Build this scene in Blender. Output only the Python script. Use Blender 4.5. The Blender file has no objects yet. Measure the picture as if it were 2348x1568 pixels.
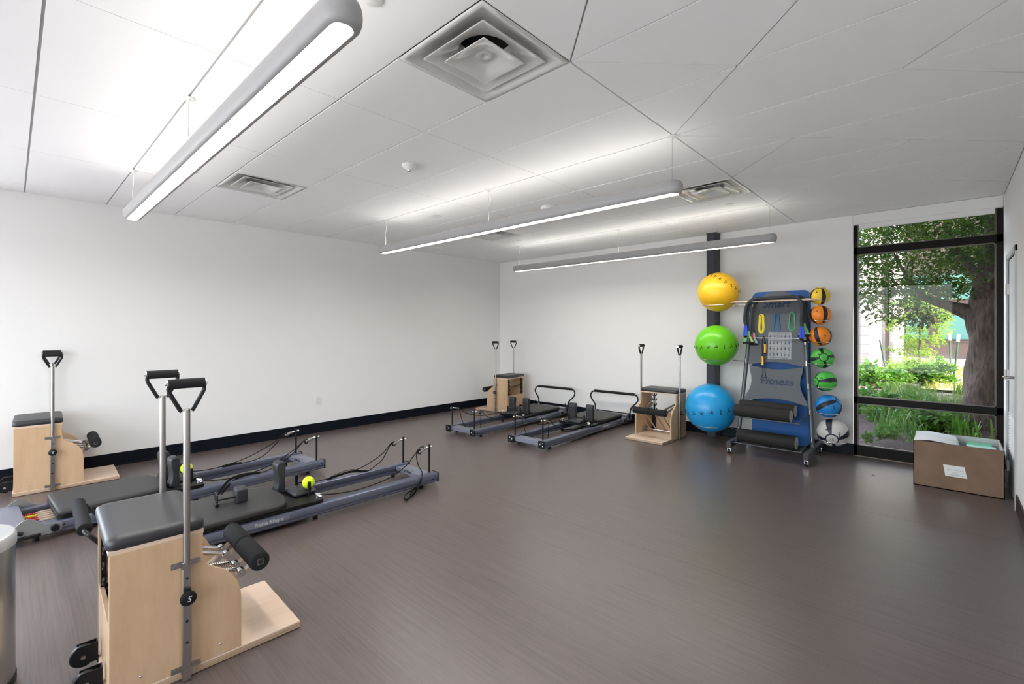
import bpy, bmesh, math, random
from mathutils import Vector, Matrix
PI = math.pi
R = math.radians
scene = bpy.context.scene
C = scene.collection

# ------------------------------------------------------------------ camera
CH = 1.483            # eye height
CE = 2.832            # ceiling height
RW = 7.07             # x of the right wall
BW = -9.6             # y of the unseen wall behind the camera, with its added window
T = 0.6096            # ceiling module
GX, GY = 5.255, -4.8537
cam_d = bpy.data.cameras.new('camera')
cam = bpy.data.objects.new('camera', cam_d)
C.objects.link(cam)
cam_d.sensor_width = 36.0
cam_d.sensor_fit = 'HORIZONTAL'
cam_d.lens = 36.0 * 1070.26 / 2348.0
cam_d.shift_y = -(784.0 - 755.68) / 2348.0
cam_d.clip_start = 0.05
cam_d.clip_end = 300
cam.location = (6.644, -6.7775, CH)
cam.rotation_euler = (R(90), 0, math.atan2(math.sin(0.8215), -math.cos(0.8215)) - R(90))
scene.camera = cam

# ------------------------------------------------------------------ sky, sun, exposure
world = bpy.data.worlds.new('world')
scene.world = world
world.use_nodes = True
wn = world.node_tree.nodes
wl = world.node_tree.links
bgn = wn.get('Background') or wn.new('ShaderNodeBackground')
sky = wn.new('ShaderNodeTexSky')
sky.sky_type = 'NISHITA'
sky.sun_disc = False
sky.sun_elevation = R(42)
sky.sun_rotation = R(90)
sky.dust_density = 2.0
sky.ozone_density = 1.5
hz = wn.new('ShaderNodeHueSaturation')          # hazy, paler sky
hz.inputs['Saturation'].default_value = 0.45
wl.new(sky.outputs[0], hz.inputs['Color'])
wl.new(hz.outputs[0], bgn.inputs[0])
bgn.inputs[1].default_value = 2.0
sun_d = bpy.data.lights.new('sun', 'SUN')
sun_d.energy = 5.0
sun_d.angle = R(0.6)
sun_d.color = (1.0, 0.93, 0.82)
sun = bpy.data.objects.new('sun', sun_d)
C.objects.link(sun)
sun.rotation_euler = Vector((0.80, 0.0, 0.64)).to_track_quat('Z', 'Y').to_euler()
scene.view_settings.view_transform = 'Standard'
scene.view_settings.look = 'None'
scene.view_settings.gamma = 1.0
scene.view_settings.use_curve_mapping = False
scene.view_settings.exposure = 0.0
UP_LIGHT = 16.0
DOWN_LIGHT = 42.0

# ------------------------------------------------------------------ materials
def new_mat(name):
    m = bpy.data.materials.new(name)
    m.use_nodes = True
    return m, m.node_tree.nodes, m.node_tree.links, m.node_tree.nodes['Principled BSDF']

def pmat(name, col, rough=0.5, metal=0.0, spec=0.5, bump=0.0, bscale=200.0, var=0.0, vscale=6.0,
         coat=0.0, trans=0.0, ior=1.45, sheen=0.0, stretch=(1, 1, 1)):
    m, n, l, b = new_mat(name)
    b.inputs['Base Color'].default_value = (*col, 1)
    b.inputs['Roughness'].default_value = rough
    b.inputs['Metallic'].default_value = metal
    b.inputs['Specular IOR Level'].default_value = spec
    b.inputs['Coat Weight'].default_value = coat
    b.inputs['Transmission Weight'].default_value = trans
    b.inputs['IOR'].default_value = ior
    b.inputs['Sheen Weight'].default_value = sheen
    if bump or var:
        tc = n.new('ShaderNodeTexCoord')
        mp = n.new('ShaderNodeMapping')
        mp.inputs['Scale'].default_value = stretch
        l.new(tc.outputs['Object'], mp.inputs[0])
    if var:
        nz = n.new('ShaderNodeTexNoise')
        nz.inputs['Scale'].default_value = vscale
        nz.inputs['Detail'].default_value = 5
        l.new(mp.outputs[0], nz.inputs['Vector'])
        cr = n.new('ShaderNodeValToRGB')
        cr.color_ramp.elements[0].position = 0.3
        cr.color_ramp.elements[1].position = 0.7
        cr.color_ramp.elements[0].color = (*[max(0, c * (1 - var)) for c in col], 1)
        cr.color_ramp.elements[1].color = (*[min(1, c * (1 + var)) for c in col], 1)
        l.new(nz.outputs[0], cr.inputs[0])
        l.new(cr.outputs[0], b.inputs['Base Color'])
    if bump:
        nb = n.new('ShaderNodeTexNoise')
        nb.inputs['Scale'].default_value = bscale
        nb.inputs['Detail'].default_value = 3
        l.new(mp.outputs[0], nb.inputs['Vector'])
        bp = n.new('ShaderNodeBump')
        bp.inputs['Strength'].default_value = bump
        bp.inputs['Distance'].default_value = 0.002
        l.new(nb.outputs[0], bp.inputs['Height'])
        l.new(bp.outputs[0], b.inputs['Normal'])
    return m

def wood_mat(name, dark, light, axis=(14, 14, 0.9), rough=0.42):
    m, n, l, b = new_mat(name)
    tc = n.new('ShaderNodeTexCoord')
    mp = n.new('ShaderNodeMapping')
    mp.inputs['Scale'].default_value = axis
    l.new(tc.outputs['Object'], mp.inputs[0])
    n1 = n.new('ShaderNodeTexNoise')
    n1.inputs['Scale'].default_value = 1.3
    n1.inputs['Detail'].default_value = 6
    n1.inputs['Distortion'].default_value = 1.2
    l.new(mp.outputs[0], n1.inputs['Vector'])
    n2 = n.new('ShaderNodeTexNoise')
    n2.inputs['Scale'].default_value = 14
    n2.inputs['Detail'].default_value = 4
    l.new(mp.outputs[0], n2.inputs['Vector'])
    mx = n.new('ShaderNodeMath'); mx.operation = 'MULTIPLY_ADD'
    l.new(n2.outputs[0], mx.inputs[0]); mx.inputs[1].default_value = 0.3
    l.new(n1.outputs[0], mx.inputs[2])
    cr = n.new('ShaderNodeValToRGB')
    cr.color_ramp.elements[0].position = 0.48
    cr.color_ramp.elements[1].position = 0.82
    cr.color_ramp.elements[0].color = (*dark, 1)
    cr.color_ramp.elements[1].color = (*light, 1)
    l.new(mx.outputs[0], cr.inputs[0])
    l.new(cr.outputs[0], b.inputs['Base Color'])
    b.inputs['Roughness'].default_value = rough
    return m

def emit_mat(name, col, s):
    m = bpy.data.materials.new(name)
    m.use_nodes = True
    n = m.node_tree.nodes; l = m.node_tree.links
    n.clear()
    e = n.new('ShaderNodeEmission'); o = n.new('ShaderNodeOutputMaterial')
    e.inputs[0].default_value = (*col, 1); e.inputs[1].default_value = s
    l.new(e.outputs[0], o.inputs[0])
    return m

def floor_mat():
    m, n, l, b = new_mat('vinyl_plank')
    tc = n.new('ShaderNodeTexCoord')
    mp = n.new('ShaderNodeMapping'); mp.inputs['Scale'].default_value = (1.6, 95, 1)
    l.new(tc.outputs['Object'], mp.inputs[0])
    n1 = n.new('ShaderNodeTexNoise'); n1.inputs['Scale'].default_value = 1.0; n1.inputs['Detail'].default_value = 5
    n1.inputs['Distortion'].default_value = 0.4
    l.new(mp.outputs[0], n1.inputs['Vector'])
    mp2 = n.new('ShaderNodeMapping'); mp2.inputs['Scale'].default_value = (5, 330, 1)
    l.new(tc.outputs['Object'], mp2.inputs[0])
    n2 = n.new('ShaderNodeTexNoise'); n2.inputs['Scale'].default_value = 1.0; n2.inputs['Detail'].default_value = 3
    l.new(mp2.outputs[0], n2.inputs['Vector'])
    ad = n.new('ShaderNodeMath'); ad.operation = 'ADD'
    l.new(n1.outputs[0], ad.inputs[0]); l.new(n2.outputs[0], ad.inputs[1])
    cr = n.new('ShaderNodeValToRGB')
    cr.color_ramp.elements[0].position = 0.72; cr.color_ramp.elements[1].position = 1.25
    cr.color_ramp.elements[0].position = 0.36 * 2
    cr.color_ramp.elements[1].position = 1.0
    cr.color_ramp.elements[0].color = (0.048, 0.035, 0.032, 1)
    cr.color_ramp.elements[1].color = (0.122, 0.093, 0.085, 1)
    hf = n.new('ShaderNodeMath'); hf.operation = 'MULTIPLY_ADD'
    l.new(ad.outputs[0], hf.inputs[0]); hf.inputs[1].default_value = 1.6; hf.inputs[2].default_value = -0.74
    cr.color_ramp.elements[0].position = 0.1
    cr.color_ramp.elements[1].position = 1.0
    l.new(hf.outputs[0], cr.inputs[0])
    l.new(cr.outputs[0], b.inputs['Base Color'])
    b.inputs['Roughness'].default_value = 0.36
    b.inputs['Specular IOR Level'].default_value = 1.0
    rr = n.new('ShaderNodeMapRange'); rr.inputs[3].default_value = 0.26; rr.inputs[4].default_value = 0.42
    l.new(n2.outputs[0], rr.inputs[0]); l.new(rr.outputs[0], b.inputs['Roughness'])
    bp = n.new('ShaderNodeBump'); bp.inputs['Strength'].default_value = 0.16; bp.inputs['Distance'].default_value = 0.001
    l.new(n2.outputs[0], bp.inputs['Height']); l.new(bp.outputs[0], b.inputs['Normal'])
    return m

def leaf_mat(name, c1, c2, tr=0.45):
    m, n, l, b = new_mat(name)
    tc = n.new('ShaderNodeTexCoord')
    nz = n.new('ShaderNodeTexNoise'); nz.inputs['Scale'].default_value = 3.0
    l.new(tc.outputs['Object'], nz.inputs['Vector'])
    cr = n.new('ShaderNodeValToRGB')
    cr.color_ramp.elements[0].position = 0.35; cr.color_ramp.elements[1].position = 0.65
    cr.color_ramp.elements[0].color = (*c1, 1); cr.color_ramp.elements[1].color = (*c2, 1)
    l.new(nz.outputs[0], cr.inputs[0])
    l.new(cr.outputs[0], b.inputs['Base Color'])
    b.inputs['Roughness'].default_value = 0.5
    t = n.new('ShaderNodeBsdfTranslucent')
    l.new(cr.outputs[0], t.inputs[0])
    mx = n.new('ShaderNodeMixShader'); mx.inputs[0].default_value = tr
    out = [x for x in n if x.type == 'OUTPUT_MATERIAL'][0]
    l.new(b.outputs[0], mx.inputs[1]); l.new(t.outputs[0], mx.inputs[2]); l.new(mx.outputs[0], out.inputs[0])
    return m

def brick_mat(name, c1, c2, mortar, scale=(1, 1, 1), bw=0.6, rh=0.25, axis='x'):
    m, n, l, b = new_mat(name)
    tc = n.new('ShaderNodeTexCoord')
    sp = n.new('ShaderNodeSeparateXYZ'); cb = n.new('ShaderNodeCombineXYZ')
    l.new(tc.outputs['Object'], sp.inputs[0])
    l.new(sp.outputs['X' if axis == 'x' else 'Y'], cb.inputs[0]); l.new(sp.outputs['Z'], cb.inputs[1])
    bt = n.new('ShaderNodeTexBrick')
    bt.inputs['Color1'].default_value = (*c1, 1); bt.inputs['Color2'].default_value = (*c2, 1)
    bt.inputs['Mortar'].default_value = (*mortar, 1)
    bt.inputs['Scale'].default_value = 1.0
    bt.inputs['Brick Width'].default_value = bw; bt.inputs['Row Height'].default_value = rh
    bt.inputs['Mortar Size'].default_value = 0.01
    l.new(cb.outputs[0], bt.inputs['Vector'])
    l.new(bt.outputs['Color'], b.inputs['Base Color'])
    b.inputs['Roughness'].default_value = 0.9
    bp = n.new('ShaderNodeBump'); bp.inputs['Strength'].default_value = 0.6; bp.inputs['Distance'].default_value = 0.02
    nz = n.new('ShaderNodeTexNoise'); nz.inputs['Scale'].default_value = 12
    l.new(tc.outputs['Object'], nz.inputs['Vector'])
    ad = n.new('ShaderNodeMath'); ad.operation = 'ADD'
    l.new(bt.outputs['Fac'], ad.inputs[0]); ad.operation = 'SUBTRACT'
    l.new(nz.outputs[0], ad.inputs[1])
    l.new(ad.outputs[0], bp.inputs['Height']); bp.invert = True
    l.new(bp.outputs[0], b.inputs['Normal'])
    return m

M = {}
M['wall'] = pmat('wall_paint', (0.81, 0.805, 0.79), 0.75, bump=0.10, bscale=260)
M['tile'] = pmat('ceiling_tile', (0.88, 0.88, 0.87), 0.9, bump=0.10, bscale=500)
M['grid'] = pmat('ceiling_grid', (0.42, 0.42, 0.41), 0.6)
M['floor'] = floor_mat()
M['seam'] = pmat('floor_seam', (0.05, 0.04, 0.04), 0.6)
M['base'] = pmat('baseboard_vinyl', (0.006, 0.008, 0.013), 0.42, spec=0.15)
M['brbase'] = pmat('baseboard_brown', (0.035, 0.024, 0.02), 0.5)
M['white'] = pmat('white_enamel', (0.74, 0.74, 0.72), 0.3)
M['vent'] = pmat('vent_enamel', (0.66, 0.66, 0.64), 0.16, spec=0.8)
M['dark'] = pmat('dark_void', (0.01, 0.01, 0.012), 0.8)
M['housing'] = pmat('light_housing', (0.33, 0.33, 0.325), 0.45, metal=0.0, bump=0.1, bscale=900)
M['lens'] = emit_mat('down_lens', (1.0, 0.955, 0.90), DOWN_LIGHT)
M['uplens'] = emit_mat('up_lens', (1.0, 0.955, 0.90), UP_LIGHT)
M['inlens'] = pmat('lens_cover', (0.72, 0.72, 0.71), 0.3)
M['frame'] = pmat('window_black', (0.008, 0.007, 0.006), 0.35, spec=0.12)
M['glint'] = pmat('window_bead', (0.11, 0.10, 0.09), 0.3, metal=0.6)
M['steelcol'] = pmat('column_paint', (0.042, 0.045, 0.055), 0.5, spec=0.3)
M['maple'] = wood_mat('maple_ply', (0.49, 0.32, 0.185), (0.58, 0.40, 0.245), axis=(5, 5, 0.9))
M['maple_b'] = wood_mat('maple_board', (0.64, 0.48, 0.35), (0.71, 0.55, 0.42), axis=(6, 0.9, 6))
M['ply'] = wood_mat('ply_edge', (0.32, 0.20, 0.12), (0.60, 0.45, 0.32), axis=(1, 1, 70))
M['vinyl'] = pmat('black_upholstery', (0.020, 0.021, 0.024), 0.42, bump=0.25, bscale=420, spec=0.7)
M['matv'] = pmat('mat_upholstery', (0.030, 0.030, 0.029), 0.50, bump=0.25, bscale=420, spec=0.6)
M['foam'] = pmat('foam_sleeve', (0.022, 0.022, 0.023), 0.75, spec=0.12, bump=0.35, bscale=300)
M['blk'] = pmat('black_plastic', (0.008, 0.008, 0.009), 0.38, spec=0.3)
M['blkm'] = pmat('black_metal', (0.012, 0.012, 0.013), 0.3, metal=0.3)
M['steel'] = pmat('polished_steel', (0.62, 0.61, 0.59), 0.16, metal=1.0)
M['satin'] = pmat('satin_steel', (0.42, 0.40, 0.38), 0.3, metal=1.0)
M['chrome'] = pmat('chrome', (0.8, 0.8, 0.8), 0.08, metal=1.0)
M['beige'] = pmat('beige_metal', (0.50, 0.42, 0.34), 0.35, metal=0.7)
M['rail'] = pmat('anodised_rail', (0.150, 0.165, 0.225), 0.36, metal=0.65)
M['railtop'] = pmat('anodised_plate', (0.24, 0.25, 0.31), 0.42, metal=0.5)
M['rope'] = pmat('rope_cord', (0.012, 0.011, 0.011), 0.8, spec=0.2)
M['neon'] = pmat('neon_rubber', (0.66, 0.90, 0.01), 0.45)
M['sprcov'] = pmat('spring_sleeve', (0.42, 0.33, 0.25), 0.7)
M['plate'] = pmat('gear_plate', (0.20, 0.205, 0.20), 0.3)
M['txt'] = pmat('light_print', (0.62, 0.66, 0.70), 0.5)
M['navy'] = pmat('navy_print', (0.008, 0.026, 0.075), 0.5)
M['rack'] = pmat('rack_steel', (0.085, 0.10, 0.115), 0.35, metal=0.4)
M['panel'] = pmat('rack_panel', (0.100, 0.112, 0.125), 0.6)
M['bluemat'] = pmat('blue_mat', (0.006, 0.085, 0.31), 0.55, bump=0.2, bscale=90)
M['yball'] = pmat('yellow_ball', (0.90, 0.52, 0.015), 0.32, bump=0.03, bscale=160, spec=0.6)
M['gball'] = pmat('green_ball', (0.14, 0.56, 0.012), 0.30, bump=0.03, bscale=160, spec=0.6)
M['bball'] = pmat('blue_ball', (0.012, 0.31, 0.66), 0.30, bump=0.03, bscale=160, spec=0.6)
M['roller'] = pmat('foam_roller', (0.025, 0.024, 0.023), 0.7, spec=0.2, bump=0.6, bscale=240, var=0.3, vscale=180)
M['rollerend'] = pmat('roller_end', (0.36, 0.37, 0.33), 0.8)
M['card'] = pmat('cardboard', (0.20, 0.128, 0.083), 0.85, var=0.10, vscale=7, bump=0.15, bscale=60)  # brown darkened to carry the backlit shade on the box front
M['cardin'] = pmat('cardboard_inside', (0.50, 0.52, 0.52), 0.8)
M['label'] = pmat('paper_label', (0.72, 0.72, 0.70), 0.6)
M['grey_print'] = pmat('grey_print', (0.25, 0.25, 0.26), 0.7)
M['papergreen'] = pmat('green_package', (0.18, 0.60, 0.38), 0.4)
M['papermint'] = pmat('mint_package', (0.48, 0.78, 0.66), 0.45)
M['whiteflap'] = pmat('white_sheet', (0.70, 0.73, 0.74), 0.6)
M['door'] = pmat('door_paint', (0.60, 0.60, 0.59), 0.45)
M['doorf'] = pmat('door_frame_paint', (0.50, 0.51, 0.52), 0.4)
M['poster'] = pmat('poster_paper', (0.30, 0.32, 0.335), 0.5, var=0.12, vscale=12)
M['dowel'] = wood_mat('dowel_wood', (0.52, 0.38, 0.29), (0.68, 0.52, 0.42), axis=(1, 14, 14))
M['sleeve'] = pmat('tube_sleeve', (0.038, 0.043, 0.055), 0.75, bump=1.0, bscale=90, stretch=(1, 1, 3))
M['cblue'] = pmat('strap_blue', (0.008, 0.055, 0.62), 0.5)
M['cgreen'] = pmat('strap_green', (0.10, 0.50, 0.12), 0.5)
M['clime'] = pmat('strap_lime', (0.28, 0.62, 0.16), 0.5)
M['cred'] = pmat('strap_red', (0.60, 0.02, 0.03), 0.5)
M['cyel'] = pmat('band_yellow', (0.80, 0.66, 0.01), 0.45)
M['cband'] = pmat('band_blue', (0.008, 0.10, 0.28), 0.45)
M['cbgreen'] = pmat('band_green', (0.03, 0.42, 0.15), 0.45)
M['cteal'] = pmat('strap_teal', (0.30, 0.50, 0.50), 0.5)
M['handle_y'] = pmat('handle_yellow', (0.85, 0.47, 0.03), 0.4)
M['can'] = pmat('brushed_can', (0.50, 0.51, 0.52), 0.28, metal=0.9)
M['canlid'] = pmat('can_lid', (0.60, 0.62, 0.63), 0.35, metal=0.5)
M['mulch'] = pmat('mulch', (0.075, 0.052, 0.046), 0.95, bump=1.0, bscale=40, var=0.75, vscale=45)
M['bark'] = pmat('wood_chips', (0.22, 0.14, 0.105), 0.95, bump=1.0, bscale=30, var=0.6, vscale=30)
M['sungrass'] = pmat('sun_yellow_lawn', (0.62, 0.47, 0.17), 0.95, bump=0.8, bscale=40, var=0.35, vscale=8)  # yellow of the sunlit patch put into the grass colour
M['trunk'] = pmat('tree_bark', (0.085, 0.062, 0.050), 0.95, bump=1.0, bscale=9, var=0.6, vscale=9, stretch=(4, 4, 0.6))
M['leafd'] = leaf_mat('oak_leaves', (0.022, 0.065, 0.015), (0.095, 0.19, 0.015), 0.5)
M['leafl'] = leaf_mat('young_leaves', (0.11, 0.25, 0.02), (0.26, 0.38, 0.04), 0.5)
M['leafg'] = leaf_mat('shrub_leaves', (0.035, 0.14, 0.010), (0.12, 0.27, 0.015), 0.45)
M['grass'] = leaf_mat('grass_blades', (0.06, 0.15, 0.02), (0.16, 0.25, 0.05), 0.4)
M['stoneShade'] = brick_mat('stone_shade_tone', (0.24, 0.235, 0.24), (0.32, 0.31, 0.31), (0.19, 0.185, 0.19), bw=0.8, rh=0.32, axis='x')  # same stone toned darker for its shaded faces
M['stoneSun'] = brick_mat('stone_sun_tone', (0.34, 0.30, 0.27), (0.43, 0.39, 0.36), (0.24, 0.21, 0.20), bw=0.8, rh=0.32, axis='y')  # same stone toned paler and warmer for its sunlit faces
M['brown'] = pmat('brown_siding', (0.060, 0.042, 0.038), 0.7)
M['whitewall'] = pmat('white_stucco', (0.82, 0.79, 0.77), 0.9)
M['teal'] = pmat('teal_glass', (0.08, 0.20, 0.19), 0.12, spec=0.8)
M['spout'] = pmat('downspout', (0.045, 0.035, 0.035), 0.5)
M['stake'] = pmat('stake_green', (0.01, 0.05, 0.03), 0.6)
M['stucco'] = pmat('exterior_stucco', (0.42, 0.40, 0.38), 0.9)

gm = bpy.data.materials.new('window_glass'); gm.use_nodes = True
_n = gm.node_tree.nodes; _l = gm.node_tree.links; _n.clear()
_t = _n.new('ShaderNodeBsdfTransparent'); _g = _n.new('ShaderNodeBsdfGlossy'); _g.inputs['Roughness'].default_value = 0.02
_f = _n.new('ShaderNodeFresnel'); _f.inputs[0].default_value = 1.45
_s = _n.new('ShaderNodeMath'); _s.operation = 'MULTIPLY'; _s.inputs[1].default_value = 0.6
_m = _n.new('ShaderNodeMixShader'); _o = _n.new('ShaderNodeOutputMaterial')
_l.new(_f.outputs[0], _s.inputs[0]); _l.new(_s.outputs[0], _m.inputs[0])
_l.new(_t.outputs[0], _m.inputs[1]); _l.new(_g.outputs[0], _m.inputs[2]); _l.new(_m.outputs[0], _o.inputs[0])
M['glass'] = gm

# ------------------------------------------------------------------ mesh helper
class MB:
    def __init__(s):
        s.bm = bmesh.new()
        s.mi = 0
    def _tag(s, faces):
        for f in faces: f.material_index = s.mi
    def box(s, c, size, rot=None):
        m = Matrix.Translation(c)
        if rot is not None: m = m @ rot.to_4x4()
        m = m @ Matrix.Diagonal((*size, 1))
        r = bmesh.ops.create_cube(s.bm, size=1.0, matrix=m)
        s._tag({f for v in r['verts'] for f in v.link_faces})
        return s
    def bx(s, x0, x1, y0, y1, z0, z1):
        return s.box(((x0+x1)/2, (y0+y1)/2, (z0+z1)/2), (abs(x1-x0), abs(y1-y0), abs(z1-z0)))
    def cyl(s, p0, p1, r, seg=20, r2=None, cap=True):
        p0 = Vector(p0); p1 = Vector(p1); d = p1 - p0
        m = Matrix.Translation((p0+p1)/2) @ d.to_track_quat('Z', 'Y').to_matrix().to_4x4()
        k = bmesh.ops.create_cone(s.bm, cap_ends=cap, segments=seg, radius1=r, radius2=r if r2 is None else r2, depth=d.length, matrix=m)
        s._tag({f for v in k['verts'] for f in v.link_faces})
        return s
    def sph(s, c, r, seg=24, rings=14, sc=(1, 1, 1), rot=None):
        m = Matrix.Translation(c)
        if rot is not None: m = m @ rot.to_4x4()
        m = m @ Matrix.Diagonal((*sc, 1))
        k = bmesh.ops.create_uvsphere(s.bm, u_segments=seg, v_segments=rings, radius=r, matrix=m)
        s._tag({f for v in k['verts'] for f in v.link_faces})
        return s
    def ring(s, pts):
        return [s.bm.verts.new(p) for p in pts]
    def loft(s, loops, close=True, cap0=True, cap1=True):
        vs = [s.ring(l) for l in loops]
        n = len(vs[0]); fs = []
        for a, b in zip(vs[:-1], vs[1:]):
            for i in range(n if close else n-1):
                j = (i+1) % n
                fs.append(s.bm.faces.new((a[i], a[j], b[j], b[i])))
        if cap0: fs.append(s.bm.faces.new(list(reversed(vs[0]))))
        if cap1: fs.append(s.bm.faces.new(vs[-1]))
        s._tag(fs)
        return s
    def tube(s, pts, r, seg=10, flat=None, up=None):
        pts = [Vector(p) for p in pts]
        n = len(pts); loops = []
        t0 = (pts[1]-pts[0]).normalized()
        a = Vector(up) if up else Vector((0, 0, 1))
        if abs(t0.dot(a)) > 0.95: a = Vector((1, 0, 0))
        u = (a - t0*t0.dot(a)).normalized()
        for i, p in enumerate(pts):
            t = (pts[min(i+1, n-1)] - pts[max(i-1, 0)])
            if t.length < 1e-9: t = t0
            t.normalize()
            u = (u - t*t.dot(u))
            if u.length < 1e-6: u = t.orthogonal()
            u.normalize()
            w = t.cross(u)
            ru, rw = (r, r) if flat is None else flat
            loops.append([p + u*math.cos(2*PI*k/seg)*ru + w*math.sin(2*PI*k/seg)*rw for k in range(seg)])
        return s.loft(loops)
    def prism(s, poly, h, M4=None):
        """poly in xy, extruded along +z by h, then transformed"""
        M4 = M4 or Matrix.Identity(4)
        a = [M4 @ Vector((x, y, 0)) for x, y in poly]
        b = [M4 @ Vector((x, y, h)) for x, y in poly]
        return s.loft([a, b])
    def lathe(s, prof, c=(0, 0, 0), seg=28, cap=True, M4=None):
        loops = []
        M4 = M4 or Matrix.Translation(c)
        for r, z in prof:
            loops.append([M4 @ Vector((r*math.cos(2*PI*k/seg), r*math.sin(2*PI*k/seg), z)) for k in range(seg)])
        return s.loft(loops, cap0=cap, cap1=cap)
    def quad(s, a, b, c, d):
        s._tag([s.bm.faces.new(s.ring((a, b, c, d)))]); return s
    def poly(s, pts):
        s._tag([s.bm.faces.new(s.ring(pts))]); return s
    def out(s, name, mat, parent=None, smooth=True, bevel=0.0, bseg=2, angle=35, recalc=True):
        bm = s.bm
        if recalc: bmesh.ops.recalc_face_normals(bm, faces=bm.faces)
        if smooth:
            for f in bm.faces: f.smooth = True
            for e in bm.edges:
                if len(e.link_faces) == 2 and e.calc_face_angle(0) > R(angle): e.smooth = False
        me = bpy.data.meshes.new(name)
        bm.to_mesh(me); bm.free()
        for m in (mat if isinstance(mat, (list, tuple)) else [mat]): me.materials.append(m)
        o = bpy.data.objects.new(name, me)
        C.objects.link(o)
        if bevel:
            b = o.modifiers.new('bevel', 'BEVEL'); b.width = bevel; b.segments = bseg
            b.limit_method = 'ANGLE'; b.angle_limit = R(40); b.harden_normals = False
        if parent is not None: o.parent = parent
        return o

def thing(name, label, cat, loc=(0, 0, 0), rz=0.0, group=None):
    o = bpy.data.objects.new(name, None); C.objects.link(o)
    o.empty_display_size = 0.1
    o.location = loc; o.rotation_euler = (0, 0, rz)
    o['label'] = label; o['category'] = cat
    if group: o['group'] = group
    return o
def tag(o, label, cat, group=None, kind=None):
    o['label'] = label; o['category'] = cat
    if group: o['group'] = group
    if kind: o['kind'] = kind
    return o
def struct(o):
    o['kind'] = 'structure'; return o
def kids(o): return [c for c in bpy.data.objects if c.parent == o]
def dup(root, loc, rz, label, group=None):
    r = root.copy(); C.objects.link(r); r.location = loc; r.rotation_euler = (0, 0, rz); r['label'] = label
    if group: r['group'] = group
    for ch in kids(root):
        c = ch.copy(); C.objects.link(c); c.parent = r
        for g in kids(ch):
            d = g.copy(); C.objects.link(d); d.parent = c
    return r
def text_mesh(body, size, depth, mat, name, parent, M4, shear=0.0, bold=0.0, sx=1.0):
    cu = bpy.data.curves.new(name, 'FONT'); cu.body = body; cu.size = size; cu.extrude = depth
    cu.align_x = 'CENTER'; cu.align_y = 'CENTER'; cu.shear = shear; cu.offset = bold
    t = bpy.data.objects.new(name, cu); C.objects.link(t)
    dg = bpy.context.evaluated_depsgraph_get()
    me = bpy.data.meshes.new_from_object(t.evaluated_get(dg))
    bpy.data.objects.remove(t); bpy.data.curves.remove(cu)
    me.transform(M4 @ Matrix.Diagonal((sx, 1, 1, 1)))
    me.materials.clear(); me.materials.append(mat)
    o = bpy.data.objects.new(name, me); C.objects.link(o)
    if parent is not None: o.parent = parent
    return o
def spline(pts, n=8):
    """Catmull-Rom through the points"""
    P = [Vector(p) for p in pts]; P = [P[0]*2-P[1]] + P + [P[-1]*2-P[-2]]
    out = []
    for i in range(1, len(P)-2):
        a, b, c, d = P[i-1:i+3]
        for k in range(n):
            t = k/n
            out.append(0.5*((2*b) + (c-a)*t + (2*a-5*b+4*c-d)*t*t + (3*b-a-3*c+d)*t*t*t))
    out.append(P[-2]); return out
def basis(xa, ya, org):
    xa = Vector(xa).normalized(); ya = Vector(ya).normalized(); za = xa.cross(ya)
    m = Matrix((xa, ya, za)).transposed().to_4x4(); m.translation = Vector(org); return m
def rrect(w, h, r, n=4):
    pts = []
    for cx, cy, a in ((w/2-r, h/2-r, 0), (-w/2+r, h/2-r, 90), (-w/2+r, -h/2+r, 180), (w/2-r, -h/2+r, 270)):
        for k in range(n+1):
            t = R(a + 90*k/n); pts.append((cx + r*math.cos(t), cy + r*math.sin(t)))
    return pts

# ------------------------------------------------------------------ room shell
struct(MB().bx(-0.15, RW+0.15, BW-0.15, 0.17, -0.12, 0.0).out('floor', M['floor'], smooth=False))
m = MB().bx(-0.15, 0, -7.25, 0.15, 0, CE+0.12).bx(-0.15, 0, BW-0.15, BW+0.15, 0, CE+0.12)
m.bx(-0.15, 0, BW+0.15, -7.25, 0, 0.25).bx(-0.15, 0, BW+0.15, -7.25, CE-0.10, CE+0.12)
struct(m.out('wall_left', M['wall'], smooth=False, recalc=False))
WX = 5.835   # left edge of the window opening
fw = MB()
fw.bx(0, WX, 0, 0.15, 0, CE+0.12)
struct(fw.out('wall_far', M['wall'], smooth=False, recalc=False))
DY0, DY1, DZ = -0.42, -1.13, 2.13
rw = MB()
rw.bx(RW, RW+0.15, BW-0.15, DY1-0.0, 0, CE+0.12)
rw.bx(RW, RW+0.15, DY0, 0.0, 0, CE+0.12)
rw.bx(RW, RW+0.15, DY1, DY0, DZ, CE+0.12)
struct(rw.out('wall_right', M['wall'], smooth=False, recalc=False))
# unseen wall behind the camera, its wide window added to bring fill daylight
m = MB().bx(-0.15, RW+0.15, BW-0.15, BW, 0, 0.25).bx(-0.15, RW+0.15, BW-0.15, BW, CE-0.10, CE+0.12)
m.bx(-0.15, 0.25, BW-0.15, BW, 0.25, CE-0.10).bx(RW-0.25, RW+0.15, BW-0.15, BW, 0.25, CE-0.10)
struct(m.out('wall_back', M['wall'], smooth=False, recalc=False))
m = MB()
for k in range(6):
    x = 0.25 + (RW-0.50-0.06)*k/5
    m.bx(x, x+0.06, BW-0.12, BW-0.04, 0.25, CE-0.10)
m.bx(0.25, RW-0.25, BW-0.12, BW-0.04, 0.25, 0.31).bx(0.25, RW-0.25, BW-0.12, BW-0.04, CE-0.16, CE-0.10)
wb = struct(m.out('fill_window_back', M['frame'], recalc=False))
m = MB()
for y in (BW+0.15, (BW-7.25)/2+0.05, -7.31): m.bx(-0.12, -0.04, y, y+0.06, 0.25, CE-0.10)
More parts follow.
